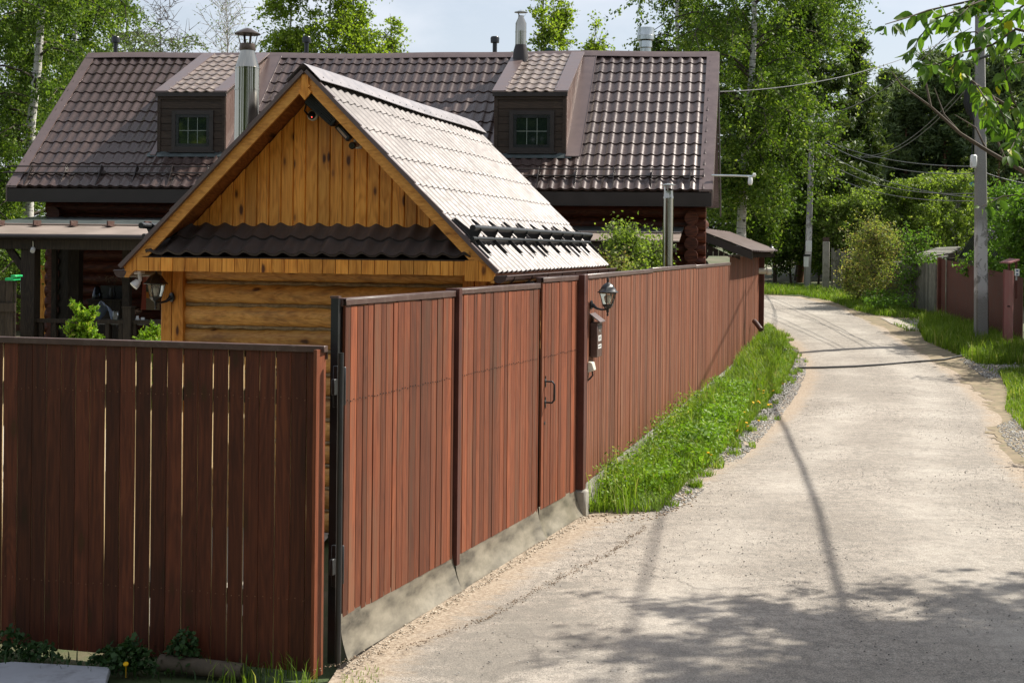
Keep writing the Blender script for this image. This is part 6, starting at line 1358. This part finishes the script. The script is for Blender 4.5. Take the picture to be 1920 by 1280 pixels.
# crumbs and seam of the old asphalt in front of the gates
seam = [G(a, b) for a, b in ((590,1282),(700,1240),(790,1215),(850,1190),(905,1170),(960,1140),(1010,1110),(1080,1075),(1140,1045),(1215,990))]
rs2_ = []; 
for i in range(len(seam)-1):
    a, b = seam[i], seam[i+1]; n = int((b-a).length*150)
    for k in range(n): t = rng.random(); p = a.lerp(b, t); w_ = .012+.022*abs(math.sin(p.y*5.3)); rs2_.append((p.x+rng.normal(0, w_), p.y+rng.normal(0, w_)))
Q = np.array(rs2_); base = np.array([(1,0,0),(-1,0,0),(0,1,0),(0,-1,0),(0,0,1),(0,0,-1)], float); ft = np.array([(0,2,4),(2,1,4),(1,3,4),(3,0,4),(2,0,5),(1,2,5),(3,1,5),(0,3,5)])
n = len(Q); rr = rng.uniform(.002, .009, (n,1,1))*rng.uniform(.5, 1.2, (n,6,1)); V = base[None]*rr*np.array([1,1,.7]); V[..., 0] += Q[:, 0:1]; V[..., 1] += Q[:, 1:2]; V[..., 2] += .024
sm_ = npmesh('asphalt_crumbs', V.reshape(-1,3), ((np.arange(n)*6)[:,None,None]+ft[None]).reshape(-1,3), paint('brown_crumbs', (.24,.18,.125), .95, 0, .2, .3, 0), None, np.repeat(rng.random(n), 8), tuple(V.reshape(-1,3).mean(0))); tag(sm_, kind='stuff')
skl = [TG(a, .155, 0) for a in np.linspace(-.05, 5.3, 40)]; Q = np.array([(p.x+rng.normal(0,.03), p.y+rng.normal(0,.03)) for p in skl for _ in range(16)]); n = len(Q)
rr = rng.uniform(.003, .014, (n,1,1))*rng.uniform(.5, 1.2, (n,6,1)); V = base[None]*rr*np.array([1,1,.6]); V[..., 0] += Q[:, 0:1]; V[..., 1] += Q[:, 1:2]; V[..., 2] += .016
sm_ = npmesh('asphalt_crumbs', V.reshape(-1,3), ((np.arange(n)*6)[:,None,None]+ft[None]).reshape(-1,3), paint('pale_crumbs', (.50,.43,.34), .95, 0, .2, .3, 0), None, np.repeat(rng.random(n), 8), tuple(V.reshape(-1,3).mean(0))); tag(sm_, kind='stuff')
# ---------------------------------------------------------------- yard and porch contents
gridpatch('added_pale_yard', [(-5.6,10.2),(-1.9,9.6),(-1.7,13.2),(-3.4,13.4),(-3.0,19.5),(-9.5,21),(-9.5,11)], paint('pale_gap_backdrop', (.42,.38,.31), .95, 0, .2, .15, .4, 6), .006)  # unseen pale sheet added so light shows through the fence gaps
nb = thing('neighbour_shed', 'dark red boarded shed seen under the porch roof at the left edge', 'shed', (-12.5, 36, 0))
mb = MB(); TT = fr((-17, 36), (1, 0)); mb.T = TT; planks(mb, 0, 7.2, 0, 2.25, .12, .01, .02, 0, .006); mb.build('wall', M['redlog'], nb)
mb = MB(TT); mb.box(-.2, 7.4, -3, .35, 2.26, 2.36); mb.build('roof', M['brownboard'], nb)
mb = MB(TT); mb.box(4.95, 5.35, .022, .05, 1.2, 1.95); mb.build('window', paint('green_window', (.16,.24,.18), .3, 0, .5, .1, 0), nb)
bf = thing('board_fence', 'dark brown board fence inside the yard at the left edge', 'fence', (-8, 22, 0))
mb = MB(fr((-9.5, 20.5), (1, 0))); planks(mb, 0, 2.45, 0, 2.06, .11, .004, .02, 0, .003); mb.build('board', M['blackwood'], bf); mb = MB(fr((-9.5, 20.5), (1, 0))); mb.box(0, 2.45, .022, .06, 1.62, 1.74); mb.build('rail', M['blackwood'], bf)
c_ = P(28, 524, 20.45); mb = MB(); mb.box(c_.x-.09, c_.x+.03, 20.3, 20.6, 2.061, 2.10); mb.box(c_.x-.01, c_.x+.06, 20.3, 20.6, 2.111, 2.14); tag(mb.build('green_crate', paint('bright_green_plastic', (.02,.42,.13), .4, 0, .4, .05, 0), bevel=.006), 'bright green plastic crate on the yard fence at the left edge', 'crate')
lt = thing('board_screen', 'sunlit orange-brown boards seen between the two porch posts', 'screen', (-10.6, 33, 0))
mb = MB(fr((px(60,32), 32), (1,0))); planks(mb, 0, .42, 0, 2.1, .10, .004, .02); mb.build('board', M['pine'], lt)
# cabinet with kettle and vase
cab = thing('cabinet', 'black cabinet on the porch carrying a kettle and a vase', 'cabinet', tuple(TH(2.95, .0, .45)))
mb = MB(TH); c0_, c1_ = AH(166,-.3), AH(227,-.3); mb.box(c0_, c1_, -.3, .2, .45, 1.60); mb.box(c0_-.02, c1_+.02, -.32, .22, 1.60, 1.64); mb.build('body', M['blackwood'], cab)
mb = MB(TH); mb.box(c0_+.04, c1_-.02, .16, .20, 1.642, 1.86); mb.build('back', M['blackmetal'], cab)
p = TH(AH(183,-.15), -.15, 1.641); kt = thing('kettle', 'shiny dark kettle on the porch cabinet', 'kettle', tuple(p))
mb = MB(); mb.smooth = True; mb.lathe(p, [(0,.085),(.02,.09),(.10,.075),(.19,.05),(.205,.03),(.22,.012)], 18); mb.build('body', paint('glossy_dark_enamel', (.02,.025,.035), .12, .6, .6, .1, 0), kt)
mb = MB(); mb.tube([p+Vector((.07,0,.06)), p+Vector((.12,0,.12)), p+Vector((.07,0,.19))], .010, 6); mb.build('handle', M['blackplastic'], kt)
def dried(p, n, r, h, lab, vm, vr, vh):
    t = thing('flower_vase', lab, 'vase', tuple(p)); mb = MB(); mb.smooth = True; mb.lathe(p, [(0,vr*.7),(vh*.4,vr),(vh*.8,vr*.6),(vh,vr*.65)], 14); mb.build('vase', vm, t)
    g = np.random.default_rng(5); pa, ra, C = [], [], []
    for k in range(n):
        e = np.array(p)+np.array([g.normal(0, r), g.normal(0, r), vh+h*g.uniform(.5, 1)]); pa.append(np.array([np.array(p)+[0,0,vh*.9], (np.array(p)+e)/2+[0,0,.03], e])); ra.append(np.array([.002,.002,.0015])); C += [e+g.normal(0, .010, 3) for _ in range(8)]
    V, Fq = tubes_np(pa, ra, 4); npmesh('stems', V, Fq, M['bark'], t); V, Fq = leafquads(np.array(C), .022); npmesh('flowers', V, Fq, paint('dry_flower_brown', (.26,.17,.11), .9, 0, .2, .3, 0), t)
dried(TH(AH(211,-.1), -.1, 1.641), 22, .09, .2, 'dark vase of dried flowers on the porch cabinet', M['blackmetal'], .07, .20)
tb = thing('porch_table', 'dark table on the porch behind the railing', 'table', tuple(TH(2.6, -1.8, .45)))
mb = MB(TH); t0_, t1_ = AH(170,-2.2), AH(320,-2.2); mb.box(t0_, t1_, -2.45, -1.5, 1.33, 1.37); mb.build('tabletop', M['greywood'], tb)
for a, b in ((t0_+.08,-2.35),(t1_-.08,-2.35),(t0_+.08,-1.6),(t1_-.08,-1.6)):
    mb = MB(TH); mb.box(a-.035, a+.035, b-.035, b+.035, .45, 1.33); mb.build('leg', M['blackwood'], tb)
dried(TH(AH(259,-2.2), -2.2, 1.371), 12, .03, .10, 'small white vase of dry flowers on the porch table', M['white'], .035, .09)
mb = MB(); mb.smooth = True; mb.lathe(TH(AH(269,-2.2), -2.2, 1.371), [(0,.028),(.06,.032),(.065,.028)], 12); tag(mb.build('cup', M['white']), 'small white cup on the porch table beside the white vase', 'cup')
mb = MB(TH); j_ = AH(219,-2.28); mb.box(j_-.045, j_+.045, -2.32, -2.24, 1.371, 1.54); tag(mb.build('glass_jar', M['galv'], bevel=.012), 'grey jar on the porch table right of the draped cloth', 'jar')
def clothf(u, v):
    a = AH(172,-2.1)+.34*u; return TH(a, -2.1+.3*v, 1.66-.26*abs(2*u-1)**2.2*(1)+.02*math.sin(u*17)-.16*v**2)
mb = MB(); mb.smooth = True; mb.grid(clothf, 24, 10); o = mb.build('draped_cloth', paint('pale_blue_cloth', (.42,.50,.62), .85, 0, .2, .1, .1, 8)); so_ = o.modifiers.new('solid', 'SOLIDIFY'); so_.thickness = .006; tag(o, 'pale blue cloth draped over a chair back on the porch', 'cloth')
# colourful banner on the porch
bn = thing('banner', 'bright red, orange and green banner hanging on the porch behind the bathhouse lantern', 'banner', tuple(TH(AH(285,-1.0), -1.0, 1.4)))
def stripe(pts, c, nm_):
    mb = MB(TH); n = len(pts); mb.add([(a, y, z) for y in (-1.0, -.99) for a, z in pts], [tuple(range(n)), tuple(range(2*n-1, n-1, -1))]+[(i, (i+1) % n, (i+1) % n+n, i+n) for i in range(n)]); mb.build(nm_, paint(nm_+'_print', c, .5, 0, .4, .05, 0), bn)
a0, a1 = AH(275,-1.0), AH(300,-1.0)
stripe([(a0,2.10),(a1,2.10),(a1,2.32),(a0,2.32)], (.55,.07,.06), 'red_panel'); stripe([(a0,1.89),(a1,1.87),(a1,2.10),(a0,2.10)], (.62,.24,.16), 'salmon_panel')
stripe([(a0,1.80),(a1,1.77),(a1,1.87),(a0,1.89)], (.05,.09,.03), 'green_band'); stripe([(a0,1.70),(a1,1.66),(a1,1.77),(a0,1.80)], (.75,.24,.02), 'orange_band'); stripe([(a0,1.50),(a1,1.50),(a1,1.66),(a0,1.70)], (.26,.18,.10), 'brown_panel'); stripe([(a0-.09,1.50),(a0-.004,1.50),(a0-.004,2.2),(a0-.05,2.2)], (.42,.08,.04), 'red_edge')
cm2 = thing('porch_camera', 'small white camera hanging from the porch beam at the left', 'camera', tuple(P(62, 470, 22.0)))
mb = MB(); mb.tube([P(62,452,22.0), P(62,465,22.0)], .008, 6); mb.build('stem', M['cream'], cm2); mb = MB(); mb.smooth = True; mb.lathe(P(62,467,22.0), [(-.03,.02),(-.01,.035),(.04,.036),(.06,.034)], 14, (.1,-.8,-.6)); mb.build('body', M['white'], cm2)
# green gable tip beyond the ridge
tg = P(1030, 88, 52); t_ = thing('green_roof_house', 'tip of a dark green gable just showing above the ridge right of the steel flue', 'house', (tg.x, 52, gz(tg.x, 52)))
mb = MB(); mb.prism([(tg.x-4, tg.z-3.2), (tg.x+4, tg.z-3.2), (tg.x, tg.z)], 52, 58); mb.build('roof', paint('dark_green_roof', (.02,.07,.05), .5, 0, .4, .2, 0), t_)
mb = MB(); mb.box(tg.x-3, tg.x+3, 52.3, 57.7, 1, tg.z-2.6); mb.build('wall', M['greywood'], t_)
